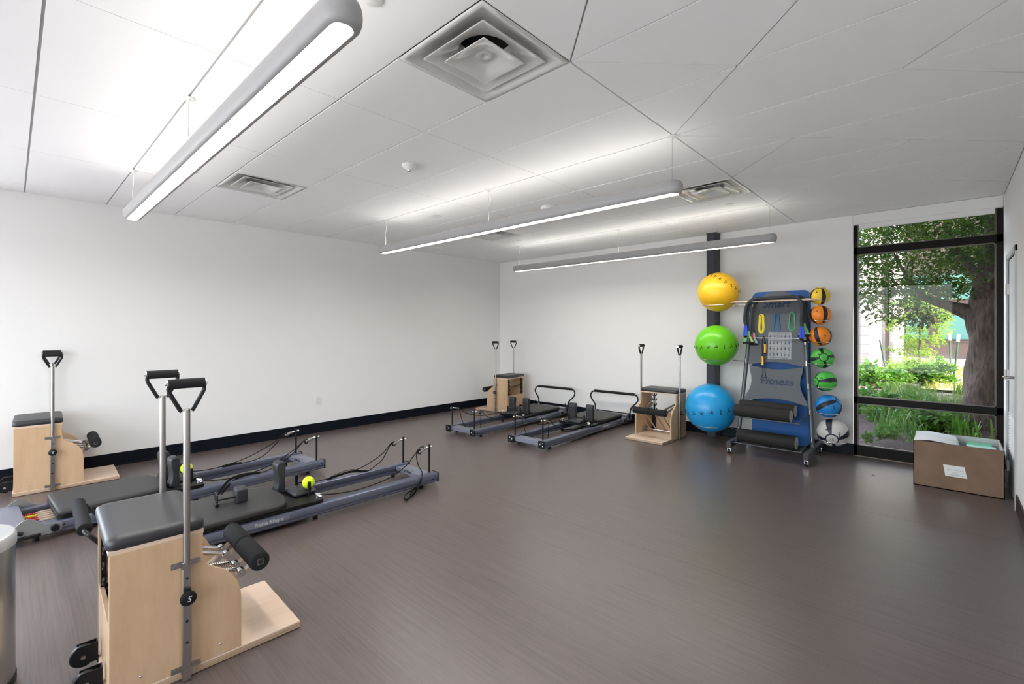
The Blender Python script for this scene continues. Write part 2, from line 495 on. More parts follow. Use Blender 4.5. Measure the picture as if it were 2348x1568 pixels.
m.bx(-0.12, -0.04, BW+0.15, -7.25, 0.25, 0.31).bx(-0.12, -0.04, BW+0.15, -7.25, CE-0.16, CE-0.10)
wc = struct(m.out('fill_window_left', M['frame'], recalc=False))  # unseen left window, added to brighten the right wall and ceiling
MB().quad((-0.08, BW+0.15, 0.25), (-0.08, -7.25, 0.25), (-0.08, -7.25, CE-0.10), (-0.08, BW+0.15, CE-0.10)).out('pane', M['glass'], wc, smooth=False)
MB().quad((0.25, BW-0.08, 0.25), (RW-0.25, BW-0.08, 0.25), (RW-0.25, BW-0.08, CE-0.10), (0.25, BW-0.08, CE-0.10)).out('pane', M['glass'], wb, smooth=False)

def baseboard(name, pts, h=0.138):
    m = MB()
    for (x0, x1, y0, y1) in pts:
        m.bx(x0, x1, y0, y1, 0.012, h)
        m.bx(x0 - (0.008 if x1-x0 > 1 else 0), x1 + (0.008 if x1-x0 < 1 else 0), y0 - (0.008 if y1-y0 < 1 else 0), y1, 0, 0.014)
    return struct(m.out(name, M['base'], bevel=0.003))
baseboard('baseboard_left', [(0, 0.010, BW, 0)])
baseboard('baseboard_far', [(0.010, 4.19, -0.010, 0), (4.32, WX-0.0, -0.010, 0)])
m = MB().bx(WX-0.002, WX+0.006, -0.010, 0.05, 0, 0.138)
struct(m.out('baseboard_return', M['base']))
m = MB().bx(RW-0.010, RW, BW, DY1-0.05, 0, 0.138)
struct(m.out('baseboard_right', M['brbase'], bevel=0.003))
m = MB().bx(RW-0.010, RW, DY0+0.05, 0, 0, 0.138)
struct(m.out('baseboard_corner', M['brbase'], bevel=0.003))
# floor seams
m = MB()
for y in (-2.02, -3.85):
    m.bx(3.6, RW-0.02, y-0.0005, y+0.0005, 0.0, 0.0003)
struct(m.out('trim_3', M['seam'], smooth=False))

# ------------------------------------------------------------------ ceiling of lay-in panels
VENTS = [(-1, -1), (-6, -1), (-6, 4), (-1, 4)]      # lattice cells (i, j) that hold a diffuser
def lx(i): return GX + i*T
def ly(j): return GY + j*T
tiles = MB()
PZ = CE
def panel(poly, gaps):
    """polygon (ccw) inset edge by edge and hung with a little thickness"""
    n = len(poly); lines = []
    for k in range(n):
        a = Vector(poly[k]); b = Vector(poly[(k+1) % n]); d = (b-a).normalized()
        nr = Vector((-d.y, d.x)); lines.append((a + nr*gaps[k], d))
    pts = []
    for k in range(n):
        (a, d), (b, e) = lines[k-1], lines[k]
        den = d.x*e.y - d.y*e.x
        if abs(den) < 1e-9: return
        t = ((b.x-a.x)*e.y - (b.y-a.y)*e.x)/den
        pts.append(a + d*t)
    lo = [(p.x, p.y, PZ) for p in pts]; hi = [(p.x, p.y, PZ+0.012) for p in pts]
    tiles.loft([lo, hi], cap1=False)
GP, GJ = 0.0060, 0.0025
rows = [BW] + [ly(j) for j in range(-6, 8)] + [0.0]
for r in range(len(rows)-1):
    y0, y1 = rows[r], rows[r+1]
    j = round((y0 - GY)/T) if r > 0 else -7
    xs = [0.0] + [lx(i) for i in (-8, -6, -4, -2, 0)]
    cells = []
    for a, b in zip(xs[:-1], xs[1:]):
        ia = round((a-GX)/T)
        vs = [v for v in VENTS if v[1] == j and a-1e-6 <= lx(v[0]) < b-1e-6]
        if vs:
            v0, v1 = lx(vs[0][0]), lx(vs[0][0]+1)
            if v0 - a > 0.01: cells.append((a, v0))
            if b - v1 > 0.01: cells.append((v1, b))
        else: cells.append((a, b))
    for a, b in cells:
        gy = GP if r > 0 else 0.0
        panel([(a, y0), (b, y0), (b, y1), (a, y1)], [gy, GJ if b < GX-1e-3 else GP, GP, GJ])
# triangulated strips right of x = GX
CUTS = {-6: [], -5: [(0, -5, 1, -4), (2, -5, 3, -4)], -4: [(1, -4, 2, -3)], -3: [(0, -2, 1, -3), (2, -3, 3, -2)],
        -2: [(0, -2, 1, -1), (1, -1, 2, -2)], -1: [(1, -1, 0, 0), (1, -1, 2, 0)],
        0: [(0, 0, 1, 1), (2, 0, 1, 1)], 1: [(0, 2, 1, 1), (2, 2, 3, 1)], 2: [(0, 2, 1, 3), (2, 2, 3, 3)],
        3: [(0, 4, 1, 3), (1, 3, 2, 4)], 4: [(0, 4, 1, 5), (2, 4, 1, 5), (2, 4, 3, 5)], 5: [(0, 6, 1, 5), (2, 6, 3, 5)],
        6: [(0, 6, 1, 7), (2, 6, 3, 7)], 7: [(0, 8, 1, 7), (1, 7, 2, 8)]}
XR = RW
for r in range(len(rows)-1):
    y0, y1 = rows[r], rows[r+1]
    j = round((y0 - GY)/T) if r > 0 else -7
    lines = []
    for c in CUTS.get(j, []):
        x0, ya, x1, yb = lx(c[0]), ly(c[1]), lx(c[2]), ly(c[3])
        if ya > yb: x0, ya, x1, yb = x1, yb, x0, ya
        # x at y0 and y1 (strip may be clipped by the far wall)
        f = lambda y: x0 + (x1-x0)*(y-ya)/(yb-ya)
        lines.append((min(f(y0), XR), min(f(y1), XR)))
    lines.sort(key=lambda q: q[0]+q[1])
    seq = [(GX, GX)] + lines + [(XR, XR)]
    for (b0, t0), (b1, t1) in zip(seq[:-1], seq[1:]):
        P4 = [(b0, y0), (b1, y0), (b1, y1), (t0, y1)]
        P4 = [(b0, y0), (b1, y0), (t1, y1), (t0, y1)]
        G4 = [0.0045 if r else 0, 0.0045, 0.0045, 0.0045]
        P, G = [], []
        for k in range(4):
            q = P4[(k+1) % 4]
            if (Vector(P4[k]) - Vector(q)).length > 0.004: P.append(P4[k]); G.append(G4[k])
        if len(P) >= 3:
            area = 0.5*sum(P[k][0]*P[(k+1) % len(P)][1]-P[(k+1) % len(P)][0]*P[k][1] for k in range(len(P)))
            if area > 0.01: panel(P, G)
struct(tiles.out('ceiling', M['tile'], smooth=False, recalc=False))
# grid behind the panels, left open over the diffusers
m = MB()
xs = sorted(set([0.0, RW] + [lx(i) for i in range(-8, 3)]))
for r in range(len(rows)-1):
    y0, y1 = rows[r], rows[r+1]
    j = round((y0-GY)/T) if r > 0 else -7
    for a, b in zip(xs[:-1], xs[1:]):
        i = round((a-GX)/T)
        if (i, j) in VENTS: continue
        m.quad((a, y0, CE+0.009), (a, y1, CE+0.009), (b, y1, CE+0.009), (b, y0, CE+0.009))
struct(m.out('ceiling_grid', M['grid'], smooth=False, recalc=False))
struct(MB().bx(-0.15, RW+0.15, BW-0.15, 0.15, CE+0.30, CE+0.36).out('ceiling_deck', M['grid'], smooth=False))

# ------------------------------------------------------------------ column
m = MB().bx(4.195, 4.322, -0.163, -0.002, 0, CE-0.001)
m.bx(4.205, 4.312, -0.170, -0.163, 0, CE-0.001)
struct(m.out('trim_1', M['steelcol'], bevel=0.006))
m = MB().bx(4.178, 4.339, -0.180, -0.0, CE-0.006, CE-0.0005)
struct(m.out('trim_2', M['white']))

# ------------------------------------------------------------------ window with roller shade
WR = RW
win = MB()
y0, y1 = 0.045, 0.125
for (a, b, c, d) in ((WX, 5.875, 0, CE), (7.018, WR, 0, CE), (WX, WR, 0.0, 0.118), (WX, WR, 0.615, 0.690), (WX, WR, 2.372, 2.450), (WX, WR, 2.74, CE)):
    win.bx(a, b, y0, y1, c, d)
wobj = struct(win.out('window_1', M['frame'], bevel=0.003, recalc=False))
m = MB()
for (a, b, c, d) in ((0.118, 0.615, 0, 0), (0.690, 2.372, 0, 0), (2.450, 2.74, 0, 0)):
    z0, z1 = a, b
    m.bx(5.875, 5.884, y0+0.008, y0+0.030, z0, z1); m.bx(7.006, 7.018, y0+0.008, y0+0.030, z0, z1)
    m.bx(5.875, 7.018, y0+0.008, y0+0.030, z0, z0+0.010); m.bx(5.875, 7.018, y0+0.008, y0+0.030, z1-0.012, z1)
m.out('glazing_bead', M['glint'], wobj)
for z0, z1 in ((0.118, 0.615), (0.690, 2.372), (2.450, 2.74)):
    MB().quad((5.875, 0.09, z0), (7.018, 0.09, z0), (7.018, 0.09, z1), (5.875, 0.09, z1)).out('pane', M['glass'], wobj, smooth=False)
# inner reveal around the opening
m = MB()
m.bx(WX-0.0, WX+0.004, 0, 0.045, 0.138, CE)
struct(m.out('trim_4', M['white'], smooth=False))
sh = thing('roller_shade', 'white roller shade raised to the top of the tall window', 'window shade', (6.45, 0, 2.72))
m = MB().bx(-0.612, 0.612, -0.030, 0.040, -0.008, CE-2.72-0.002)
m.out('shade_box', M['white'], sh, bevel=0.006)
m = MB().bx(-0.555, 0.555, -0.018, -0.010, -0.058, -0.004)
m.cyl((-0.555, -0.014, -0.060), (0.555, -0.014, -0.060), 0.007, 12)
m.out('shade_hem', M['label'], sh)

# ------------------------------------------------------------------ door in the right wall
dm = MB()
dm.bx(RW-0.014, RW+0.02, DY0-0.0, DY0+0.05, 0, DZ+0.05)
dm.bx(RW-0.014, RW+0.02, DY1-0.05, DY1, 0, DZ+0.05)
dm.bx(RW-0.014, RW+0.02, DY1-0.05, DY0+0.05, DZ, DZ+0.05)
door = struct(dm.out('door_1', M['doorf'], bevel=0.002, recalc=False))
MB().bx(RW+0.004, RW+0.045, DY1+0.006, DY0-0.006, 0.008, DZ-0.006).out('door_leaf', M['door'], door, bevel=0.001)
MB().bx(RW+0.050, RW+0.06, DY1, DY0, 0, DZ).out('gap_shade_sheet', M['navy'], door, smooth=False)  # dark sheet behind the leaf, colours the shadow gap around it
for z in (1.86, 1.06, 0.22):
    MB().cyl((RW-0.016, DY0+0.004, z-0.05), (RW-0.016, DY0+0.004, z+0.05), 0.008, 14).bx(RW-0.012, RW+0.004, DY0-0.03, DY0+0.035, z-0.05, z+0.05).out('hinge', M['satin'], door)
m = MB().bx(RW-0.006, RW+0.004, DY1+0.045, DY1+0.095, 0.93, 1.15)
m.cyl((RW+0.004, DY1+0.07, 1.08), (RW-0.050, DY1+0.07, 1.08), 0.011, 16)
m.tube(spline([(RW-0.045, DY1+0.07, 1.08), (RW-0.062, DY1+0.085, 1.081), (RW-0.064, DY1+0.13, 1.081), (RW-0.060, DY1+0.18, 1.078)], 5), 0.010, 12)
m.out('door_handle', M['satin'], door, bevel=0.002)
m = MB()
for k in range(13):
    z = 0.40 + k*0.025
    m.box((RW-0.001, (DY0+DY1)/2, z), (0.014, 0.46, 0.004), Matrix.Rotation(R(-35), 3, 'Y'))
m.bx(RW-0.006, RW+0.004, DY1+0.11, DY1+0.125, 0.37, 0.73); m.bx(RW-0.006, RW+0.004, DY0-0.125, DY0-0.11, 0.37, 0.73)
m.bx(RW-0.006, RW+0.004, DY1+0.11, DY0-0.11, 0.72, 0.735); m.bx(RW-0.006, RW+0.004, DY1+0.11, DY0-0.11, 0.365, 0.38)
m.out('louvre_vent', M['label'], door)

# ------------------------------------------------------------------ pendant lights
def stadium(x0, x1, r, z, n=12):
    pts = []
    for k in range(n+1):
        t = -PI/2 + PI*k/n; pts.append((x1 + r*math.cos(t), r*math.sin(t), z))
    for k in range(n+1):
        t = PI/2 + PI*k/n; pts.append((x0 + r*math.cos(t), r*math.sin(t), z))
    return pts
XA, XB = -1.845, 1.845
def light_proto(label, loc):
    t = thing('pendant_light', label, 'light', loc, 0, 'linear pendant lights')
    prof = [(0.034, 0.015), (0.036, 0.0), (0.046, 0.0005), (0.056, 0.008), (0.0625, 0.026), (0.0645, 0.045), (0.0625, 0.066), (0.056, 0.082), (0.046, 0.090), (0.040, 0.090), (0.038, 0.076)]
    m = MB().loft([stadium(XA, XB, r, z, 16) for r, z in prof], cap0=False, cap1=False)
    m.out('housing', M['housing'], t, angle=50)
    m = MB().loft([stadium(XA, XB, 0.034, 0.014), stadium(XA, XB, 0.034, 0.018)], cap0=False, cap1=False)
    m2 = MB().poly(list(reversed(stadium(XA, XB, 0.0335, 0.012)))); m.bm.free()
    m2.out('down_lens', M['lens'], t, smooth=False, recalc=False)
    MB().poly(stadium(XA, XB, 0.038, 0.074)).out('up_reflector', M['inlens'], t, smooth=False, recalc=False)
    MB().loft([stadium(XA, XB, 0.013, 0.074), stadium(XA, XB, 0.003, 0.094)], cap0=False).out('up_lens', M['uplens'], t, smooth=False)
    MB().bx(-0.012, 0.012, -0.0638, 0.0638, 0.030, 0.062).out('joint_band', M['housing'], t)
    return t
FX = [(3.41, -6.07), (3.41, -3.635), (3.41, -1.196)]
FZ = 2.422
LBL = ['grey linear pendant light nearest the camera, cut by the top edge of the photo',
       'middle grey linear pendant light crossing the ceiling below the fire alarm dome',
       'thin linear pendant light nearest the far wall, in front of the dark column']
lp = light_proto(LBL[0], (FX[0][0], FX[0][1], FZ))
for k in (1, 2): dup(lp, (FX[k][0], FX[k][1], FZ), 0, LBL[k])
dup(lp, (3.41, -8.51, FZ), 0, 'unseen grey linear pendant light added behind the camera for brightness')  # unseen extra pendant, added to lift the room brightness
can_p = None
for k, (fx, fy) in enumerate(FX):
    hx = ((-1.81, 'left'), (0.0, 'middle'), (1.835, 'right'))
    for q, (dx, side) in enumerate(hx):
        if k == 0 and q == 2: continue
        lab = 'white round ceiling canopy and cord at the %s end of the %s pendant light' % (side, ('nearest', 'middle', 'farthest')[k])
        if q == 1: lab = 'white round ceiling canopy and cord over the centre of the %s pendant light' % ('nearest', 'middle', 'farthest')[k]
        t = thing('suspension_canopy', lab, 'light fitting', (fx+dx, fy, CE), 0, 'suspension canopies of the pendant lights')
        MB().lathe([(0.0, -0.0005), (0.036, -0.0005), (0.036, -0.004), (0.028, -0.007), (0.008, -0.008), (0.006, -0.026), (0.0, -0.026)], seg=24, cap=False).out('canopy_disc', M['white'], t)
        MB().cyl((0, 0, -0.02), (0, 0, -(CE-FZ-0.088)), 0.0011, 8).out('cable', M['satin'], t)
        if q == 2: continue
        L = CE-FZ-0.088
        sw = 0.012 if q == 0 else 0.035
        MB().tube(spline([(0.012, 0, -0.006), (sw, 0.005, -L*0.3), (-0.006, 0.0, -L*0.55), (0.006, 0, -L*0.8), (-0.01, 0, -L)], 6), 0.0034 if q == 0 else 0.002, 8).out('power_cord', M['white'], t)

# ------------------------------------------------------------------ air diffusers
def square(h, z): return [(-h, -h, z), (h, -h, z), (h, h, z), (-h, h, z)]
def rsq(h, z, f=0.0, n=6):
    """square blended to circle by f"""
    pts = []
    for k in range(4*n):
        side, t = divmod(k, n); t = t/n*2-1
        x, y = ((t, -1), (1, t), (-t, 1), (-1, -t))[side]
        a = math.atan2(y, x); cx, cy = math.cos(a), math.sin(a)
        pts.append((h*(x*(1-f)+cx*f), h*(y*(1-f)+cy*f), z))
    return pts
def diffuser(label, loc):
    t = thing('ceiling_vent', label, 'air vent', loc, 0, 'square ceiling diffusers')
    H = T/2 - 0.004
    m = MB().loft([rsq(H, 0.004), rsq(H, -0.002), rsq(H-0.022, -0.002), rsq(H-0.030, 0.002), rsq(0.245, 0.016, 0.05), rsq(0.215, 0.034, 0.15), rsq(0.175, 0.056, 0.6), rsq(0.145, 0.062, 1.0), rsq(0.140, 0.12, 1.0)], cap0=False, cap1=False)
    m.out('outer_pan', M['vent'], t, angle=60, recalc=False)
    MB().poly(list(reversed(rsq(0.143, 0.119, 1.0)))).out('duct_throat', M['dark'], t, smooth=False, recalc=False)
    m = MB().loft([rsq(0.216, 0.003), rsq(0.218, -0.001), rsq(0.208, 0.001), rsq(0.178, 0.014, 0.15), rsq(0.148, 0.034, 0.7), rsq(0.132, 0.044, 1.0)], cap0=False, cap1=False)
    m.out('middle_cone', M['vent'], t, angle=60, recalc=False)
    m = MB().loft([rsq(0.142, -0.008), rsq(0.142, -0.012), rsq(0.136, -0.011), rsq(0.105, -0.002, 0.3), rsq(0.07, 0.020, 0.8), rsq(0.045, 0.024, 1.0), rsq(0.040, 0.020, 1.0), rsq(0.014, 0.020, 1.0), rsq(0.013, 0.026, 1.0)], cap0=False, cap1=True)
    m.out('centre_plate', M['vent'], t, angle=60, recalc=False)
    return t
VL = ['large square louvred ceiling vent nearest the camera, between light and angled ceiling panels',
      'square ceiling vent just right of the nearest pendant light, toward the left wall',
      'square ceiling vent behind the middle pendant light, near the room corner',
      'shiny square ceiling vent at the right end of the middle pendant light']
v0 = None
for (i, j), lab in zip(VENTS, VL):
    loc = (lx(i)+T/2, ly(j)+T/2, CE)
    if v0 is None: v0 = diffuser(lab, loc)
    else: dup(v0, loc, 0, lab)

# ------------------------------------------------------------------ small ceiling fittings
t = thing('smoke_detector', 'white cone-shaped smoke detector hanging from the ceiling tile', 'smoke detector', (3.423, -4.552, CE))
MB().lathe([(0, -0.0005), (0.058, -0.0005), (0.060, -0.012), (0.054, -0.020), (0.026, -0.040), (0.022, -0.046), (0, -0.046)], cap=False).out('cover', M['white'], t)
MB().lathe([(0.0, -0.046), (0.020, -0.046), (0.017, -0.054), (0, -0.055)], seg=16, cap=False).out('sensor_cap', M['satin'], t)
t = thing('fire_alarm_strobe', 'white round ceiling alarm dome lettered FIRE above the middle light', 'fire alarm', (3.443, -2.753, CE))
MB().lathe([(0, -0.0005), (0.082, -0.0005), (0.084, -0.030), (0.076, -0.038), (0.03, -0.040), (0, -0.040)], seg=36, cap=False).out('alarm_base', M['white'], t)
# FIRE stands on the rim facing the camera
ang = math.atan2(-6.7775+2.753, 6.644-3.443)
for k, ch in enumerate('FIRE'):
    a = ang + (k-1.5)*0.17 - 0.15
    rad = Vector((math.cos(a), math.sin(a), 0)); tan = Vector((-math.sin(a), math.cos(a), 0))
    text_mesh(ch, 0.020, 0.0006, M['grey_print'], 'letter', t, basis(tan, (0, 0, 1), rad*0.0842 + Vector((0, 0, -0.016))))
for (x, y, lab) in ((1.916, -1.54, 'flat white sprinkler cover on the ceiling near the farthest left vent'), (4.935, -1.512, 'flat white sprinkler cover on the ceiling beside the shiny right vent'),
                    (1.933, -5.722, 'flat white sprinkler cover on the ceiling peeking below the nearest light'), (4.93, -5.77, 'flat white sprinkler cover cut by the top edge of the photo')):
    tag(MB().lathe([(0, -0.0005), (0.042, -0.0005), (0.042, -0.005), (0.039, -0.007), (0, -0.007)], c=(x, y, CE), cap=False).out('sprinkler_cover', M['white']), lab, 'sprinkler cover', 'concealed sprinkler covers')
tag(MB().bx(2.155, 2.253, -3.39, -3.292, CE-0.006, CE-0.0005).bx(2.165, 2.243, -3.38, -3.302, CE-0.009, CE-0.006).out('sensor_plate', M['white'], bevel=0.002), 'small square white sensor plate on the ceiling between the lights', 'sensor')

# ------------------------------------------------------------------ outlet on the left wall
t = thing('wall_outlet', 'white electrical outlet low on the long left wall', 'outlet', (0, -3.745, 0.46))
MB().bx(0.0005, 0.007, -0.037, 0.037, -0.060, 0.060).out('cover_plate', M['white'], t, bevel=0.003)
for z in (0.022, -0.022):
    o = MB().bx(0.007, 0.010, -0.017, 0.017, z-0.014, z+0.014).out('socket', M['label'], t, bevel=0.004)
    MB().bx(0.0099, 0.0105, -0.008, -0.006, z-0.003, z+0.007).bx(0.0099, 0.0105, 0.006, 0.008, z-0.003, z+0.005).cyl((0.0099, 0, z-0.009), (0.0105, 0, z-0.009), 0.002, 8).out('slot', M['dark'], o, smooth=False)

# ------------------------------------------------------------------ pilates chair
def pilates_chair(label, loc, rz):
    t = thing('pilates_chair', label, 'pilates chair', loc, rz, 'wooden pilates chairs')
    m = MB(); m.bx(-0.265, 0.265, -0.365, 0.365, 0.003, 0.036)
    m.out('base_board', [M['maple_b']], t, bevel=0.003)
    m = MB(); m.bx(-0.2655, 0.2655, -0.3655, 0.3655, 0.006, 0.030); m.out('board_edge', M['ply'], t)
    # side panels with the S-curve
    crv = spline([(-0.046, 0.600, 0), (-0.046, 0.512, 0), (-0.034, 0.462, 0), (0.004, 0.430, 0), (0.044, 0.402, 0), (0.082, 0.352, 0), (0.101, 0.285, 0), (0.103, 0.20, 0), (0.103, 0.036, 0)], 6)
    poly = [(-0.357, 0.036), (-0.357, 0.600)] + [(p.x, p.y) for p in crv]
    for s in (-1, 1):
        x0 = 0.247 if s > 0 else -0.265
        MB().prism(list(reversed(poly)), 0.018, basis((0, 1, 0), (0, 0, 1), (x0, 0, 0))).out('side_panel', M['maple'], t, bevel=0.0015, angle=25)
    MB().bx(-0.247, 0.247, -0.355, -0.337, 0.036, 0.300).out('back_panel', M['maple'], t, bevel=0.001)
    MB().bx(-0.265, 0.265, -0.360, -0.044, 0.600, 0.618).out('seat_board', M['maple_b'], t, bevel=0.001)
    # cushion
    m = MB()
    def cl(w, d, r, z): return [(x, y-0.203, z) for x, y in rrect(w, d, r, 5)]
    m.loft([cl(0.532, 0.322, 0.030, 0.618), cl(0.540, 0.330, 0.034, 0.626), cl(0.541, 0.331, 0.035, 0.645), cl(0.534, 0.324, 0.035, 0.657), cl(0.515, 0.305, 0.035, 0.664), cl(0.46, 0.25, 0.03, 0.667)])
    m.out('seat_cushion', M['vinyl'], t, angle=60)
    for x in (-0.205, -0.20+0.40):
        m = MB().bx(x-0.032, x+0.032, -0.334, -0.316, 0.036, 0.30)
        m.out('tree_cover', M['blkm'], t, bevel=0.006)
        m = MB().bx(x-0.010, x+0.010, -0.350, -0.330, 0.29, 0.60)
        for k in range(4):
            z = 0.330 + k*0.070
            for s in (-1, 1):
                m.tube(spline([(x+s*0.006, -0.340, z-0.014), (x+s*0.026, -0.340, z-0.012), (x+s*0.034, -0.340, z+0.006), (x+s*0.026, -0.340, z+0.018)], 4), 0.0075, 8)
        m.out('spring_tree', M['blkm'], t)
    # pedal: pivot bar, arms, springs and the two padded bars
    MB().cyl((-0.235, -0.150, 0.075), (0.235, -0.150, 0.075), 0.010, 14).out('pivot_bar', M['steel'], t)
    for s in (-1, 1):
        MB().bx(min(s*0.246, s*0.240), max(s*0.246, s*0.240), -0.19, -0.06, 0.04, 0.11).out('pivot_plate', M['satin'], t)
    for x in (-0.17, -0.075, 0.075, 0.17):
        MB().tube([(x, -0.150, 0.080), (x, 0.165, 0.352)], 0.01, 4, flat=(0.012, 0.009)).out('pedal_arm', M['beige'], t, smooth=False)
        m = MB().cyl((x-0.010, 0.125, 0.333), (x+0.020, 0.125, 0.333), 0.019, 20)
        m.cyl((x-0.016, 0.125, 0.333), (x+0.026, 0.125, 0.333), 0.007, 12)
        m.out('hinge_disc', M['steel'], t)
        xt = (-0.205 if x < 0 else 0.20) + (0.025 if abs(x) < 0.1 else -0.025)*(1 if x < 0 else -1)
        p0 = Vector((x*0.9, 0.105, 0.345)); p1 = Vector((xt, -0.330, 0.47)); d = p1-p0
        hel = []; u = d.orthogonal().normalized(); w = d.normalized().cross(u)
        m = MB().cyl(p0, p1, 0.0095, 12)
        for k in range(46):
            q = p0 + d*(k+0.5)/46
            m.cyl(q-d.normalized()*0.0028, q+d.normalized()*0.0028, 0.0125, 12)
        m.out('spring', M['steel'], t)
    for s in (-1, 1):
        x0, x1 = (0.003, 0.240) if s > 0 else (-0.240, -0.003)
        mm = basis((0, 1, 0), (0, 0, 1), (x0, 0.190, 0.382))
        m = MB().lathe([(0.014, 0.003), (0.036, 0.0), (0.043, 0.004), (0.0445, 0.012), (0.0445, 0.225), (0.043, 0.233), (0.036, 0.237), (0.014, 0.234)], M4=mm, seg=28)
        pad = m.out('pedal_pad', M['foam'], t, angle=50)
        xe = x1 if s > 0 else x0
        MB().bx(min(xe, xe+s*0.004), max(xe, xe+s*0.004), 0.177, 0.203, 0.369, 0.395).out('pad_insert', M['satin'], pad)
        MB().bx(min(xe, xe+s*0.0048), max(xe, xe+s*0.0048), 0.180, 0.200, 0.372, 0.392).out('pad_socket', M['dark'], pad)
    # poles with handles
    for s in (-1, 1):
        px = s*0.284; py = -0.109
        m = MB().bx(px-0.010, px+0.010, py-0.016, py+0.016, 0.004, 0.505)
        m.cyl((px, py, 0.49), (px, py, 1.148), 0.0130, 20)
        pole = m.out('pole', M['satin'], t, bevel=0.002)
        for z in (0.165, 0.255, 0.435):
            MB().cyl((px+s*0.0095, py, z), (px+s*0.0108, py, z), 0.0055, 12).out('adjustment_hole', M['dark'], pole)
        for z in (0.047, 0.488):
            m = MB().bx(px-s*0.018-0.001, px-s*0.018+0.002, py-0.052, py+0.052, z-0.012, z+0.012)
            m.bx(min(px-s*0.018, px+s*0.012), max(px-s*0.018, px+s*0.012), py-0.0185, py-0.0155, z-0.012, z+0.012)
            m.bx(min(px-s*0.018, px+s*0.012), max(px-s*0.018, px+s*0.012), py+0.0155, py+0.0185, z-0.012, z+0.012)
            m.bx(px+s*0.0105, px+s*0.012, py-0.0185, py+0.0185, z-0.012, z+0.012)
            for q in (-1, 1): m.cyl((px-s*0.020, py+q*0.036, z), (px-s*0.012, py+q*0.036, z), 0.008, 12)
            m.out('bracket', M['satin'], t)
        m = MB().cyl((px+s*0.008, py, 0.360), (px+s*0.026, py, 0.360), 0.010, 14)
        mm = basis((0, s, 0), (0, 0, 1), (px+s*0.020, py, 0.360))
        m.lathe([(0.012, 0), (0.026, 0.004), (0.030, 0.010), (0.029, 0.018), (0.020, 0.024), (0.0, 0.026)], M4=mm, seg=24, cap=False)
        kn = m.out('knob', M['blk'], t)
        text_mesh('S', 0.032, 0.0006, M['txt'], 'knob_emblem', kn, basis((0, s, 0), (0, 0, 1), (px+s*0.0455, py, 0.360)), shear=0.25)
        for q in (-1, 1):
            MB().tube([(px, py+q*0.018, 1.140), (px, py+q*0.022, 1.143), (px, py+q*0.061, 1.222), (px, py+q*0.063, 1.240)], 0.008, 10, flat=(0.0085, 0.011)).out('handle_arm', M['blk'], t)
        m = MB().cyl((px, py-0.070, 1.256), (px, py+0.070, 1.256), 0.0165, 20)
        m.cyl((px, py-0.074, 1.256), (px, py+0.074, 1.256), 0.006, 12)
        m.bx(px-0.006, px+0.006, py-0.022, py+0.022, 1.137, 1.145)
        m.out('handle_bolt', M['steel'], t)
        MB().cyl((px, py-0.065, 1.256), (px, py+0.065, 1.256), 0.0205, 24).out('handle_grip', M['foam'], t, bevel=0.002)
    # transport wheels
    for x in (-0.11, 0.11):
        MB().bx(x-0.018, x-0.014, -0.435, -0.366, 0.030, 0.11).bx(x+0.014, x+0.018, -0.435, -0.366, 0.03, 0.11).bx(x-0.018, x+0.018, -0.371, -0.366, 0.02, 0.11).out('wheel_fork', M['blkm'], t)
        w = MB().cyl((x-0.011, -0.415, 0.062), (x+0.011, -0.415, 0.062), 0.046, 28).out('wheel', M['blk'], t, bevel=0.004)
        MB().cyl((x-0.021, -0.415, 0.062), (x+0.021, -0.415, 0.062), 0.009, 12).out('axle_bolt', M['chrome'], w)
    m = MB()
    for s in (-1, 1):
        for y in (-0.26, 0.02):
            m.sph((s*0.2655, y, 0.085), 0.0055, 10, 6, sc=(0.5, 1, 1))
    m.out('screw', M['chrome'], t)
    return t
def place_local(lx_, ly_, wx, wy, rz):
    """origin such that local point lands on a world point"""
    c, s = math.cos(rz), math.sin(rz)
    return (wx-(c*lx_-s*ly_), wy-(s*lx_+c*ly_), 0)
ca = R(-2.0)
chairA = pilates_chair('maple pilates chair with black seat nearest the camera, two steel poles', place_local(0.265, 0.365, 4.290, -5.795, ca), ca)
cb = R(-2.0)
cbp = place_local(0.265, 0.365, 0.630, -6.038, cb)
dup(chairA, cbp, cb, 'maple pilates chair against the left wall, its pole handle casting a shadow')
cc = R(179)
dup(chairA, place_local(-0.265, 0.365, 3.985, -1.102, cc), cc, 'maple pilates chair between the right reformer and the big blue ball')
cd = R(98.5)
dup(chairA, place_local(-0.265, -0.365, 0.972, -0.785, cd), cd, 'maple pilates chair in the far corner, its open back facing the room')

# ------------------------------------------------------------------ reformers
RL = 2.29
def pulley(px, t, z=0.360, drop=-0.020, tilt=0.0):
    m = MB()
    m.cyl((px, 0.030, z), (px, 0.076, z), 0.006, 12)
    m.sph((px, 0.028, z), 0.012, 14, 8); m.sph((px, 0.078, z-0.002), 0.012, 14, 8)
    m.cyl((px, 0.086, z-0.003), (px, 0.100, z-0.006), 0.009, 12)
    o = m.out('pulley_swivel', M['chrome'], t)
    d = Vector((0, 0.075, drop))
    m = MB()
    for s in (-1, 1):
        m.tube([(px+s*0.011, 0.100, z-0.006), Vector((px+s*0.011, 0.100, z-0.006))+d], 0.01, 6, flat=(0.011, 0.0015), up=(0, 0, 1))
    m.out('pulley_cheek', M['chrome'], o)
    c = Vector((px, 0.100, z-0.006)) + d*0.85
    MB().cyl(c-Vector((0.009, 0, 0)), c+Vector((0.009, 0, 0)), 0.024, 24).out('pulley_wheel', M['blk'], o, bevel=0.003)
    return c
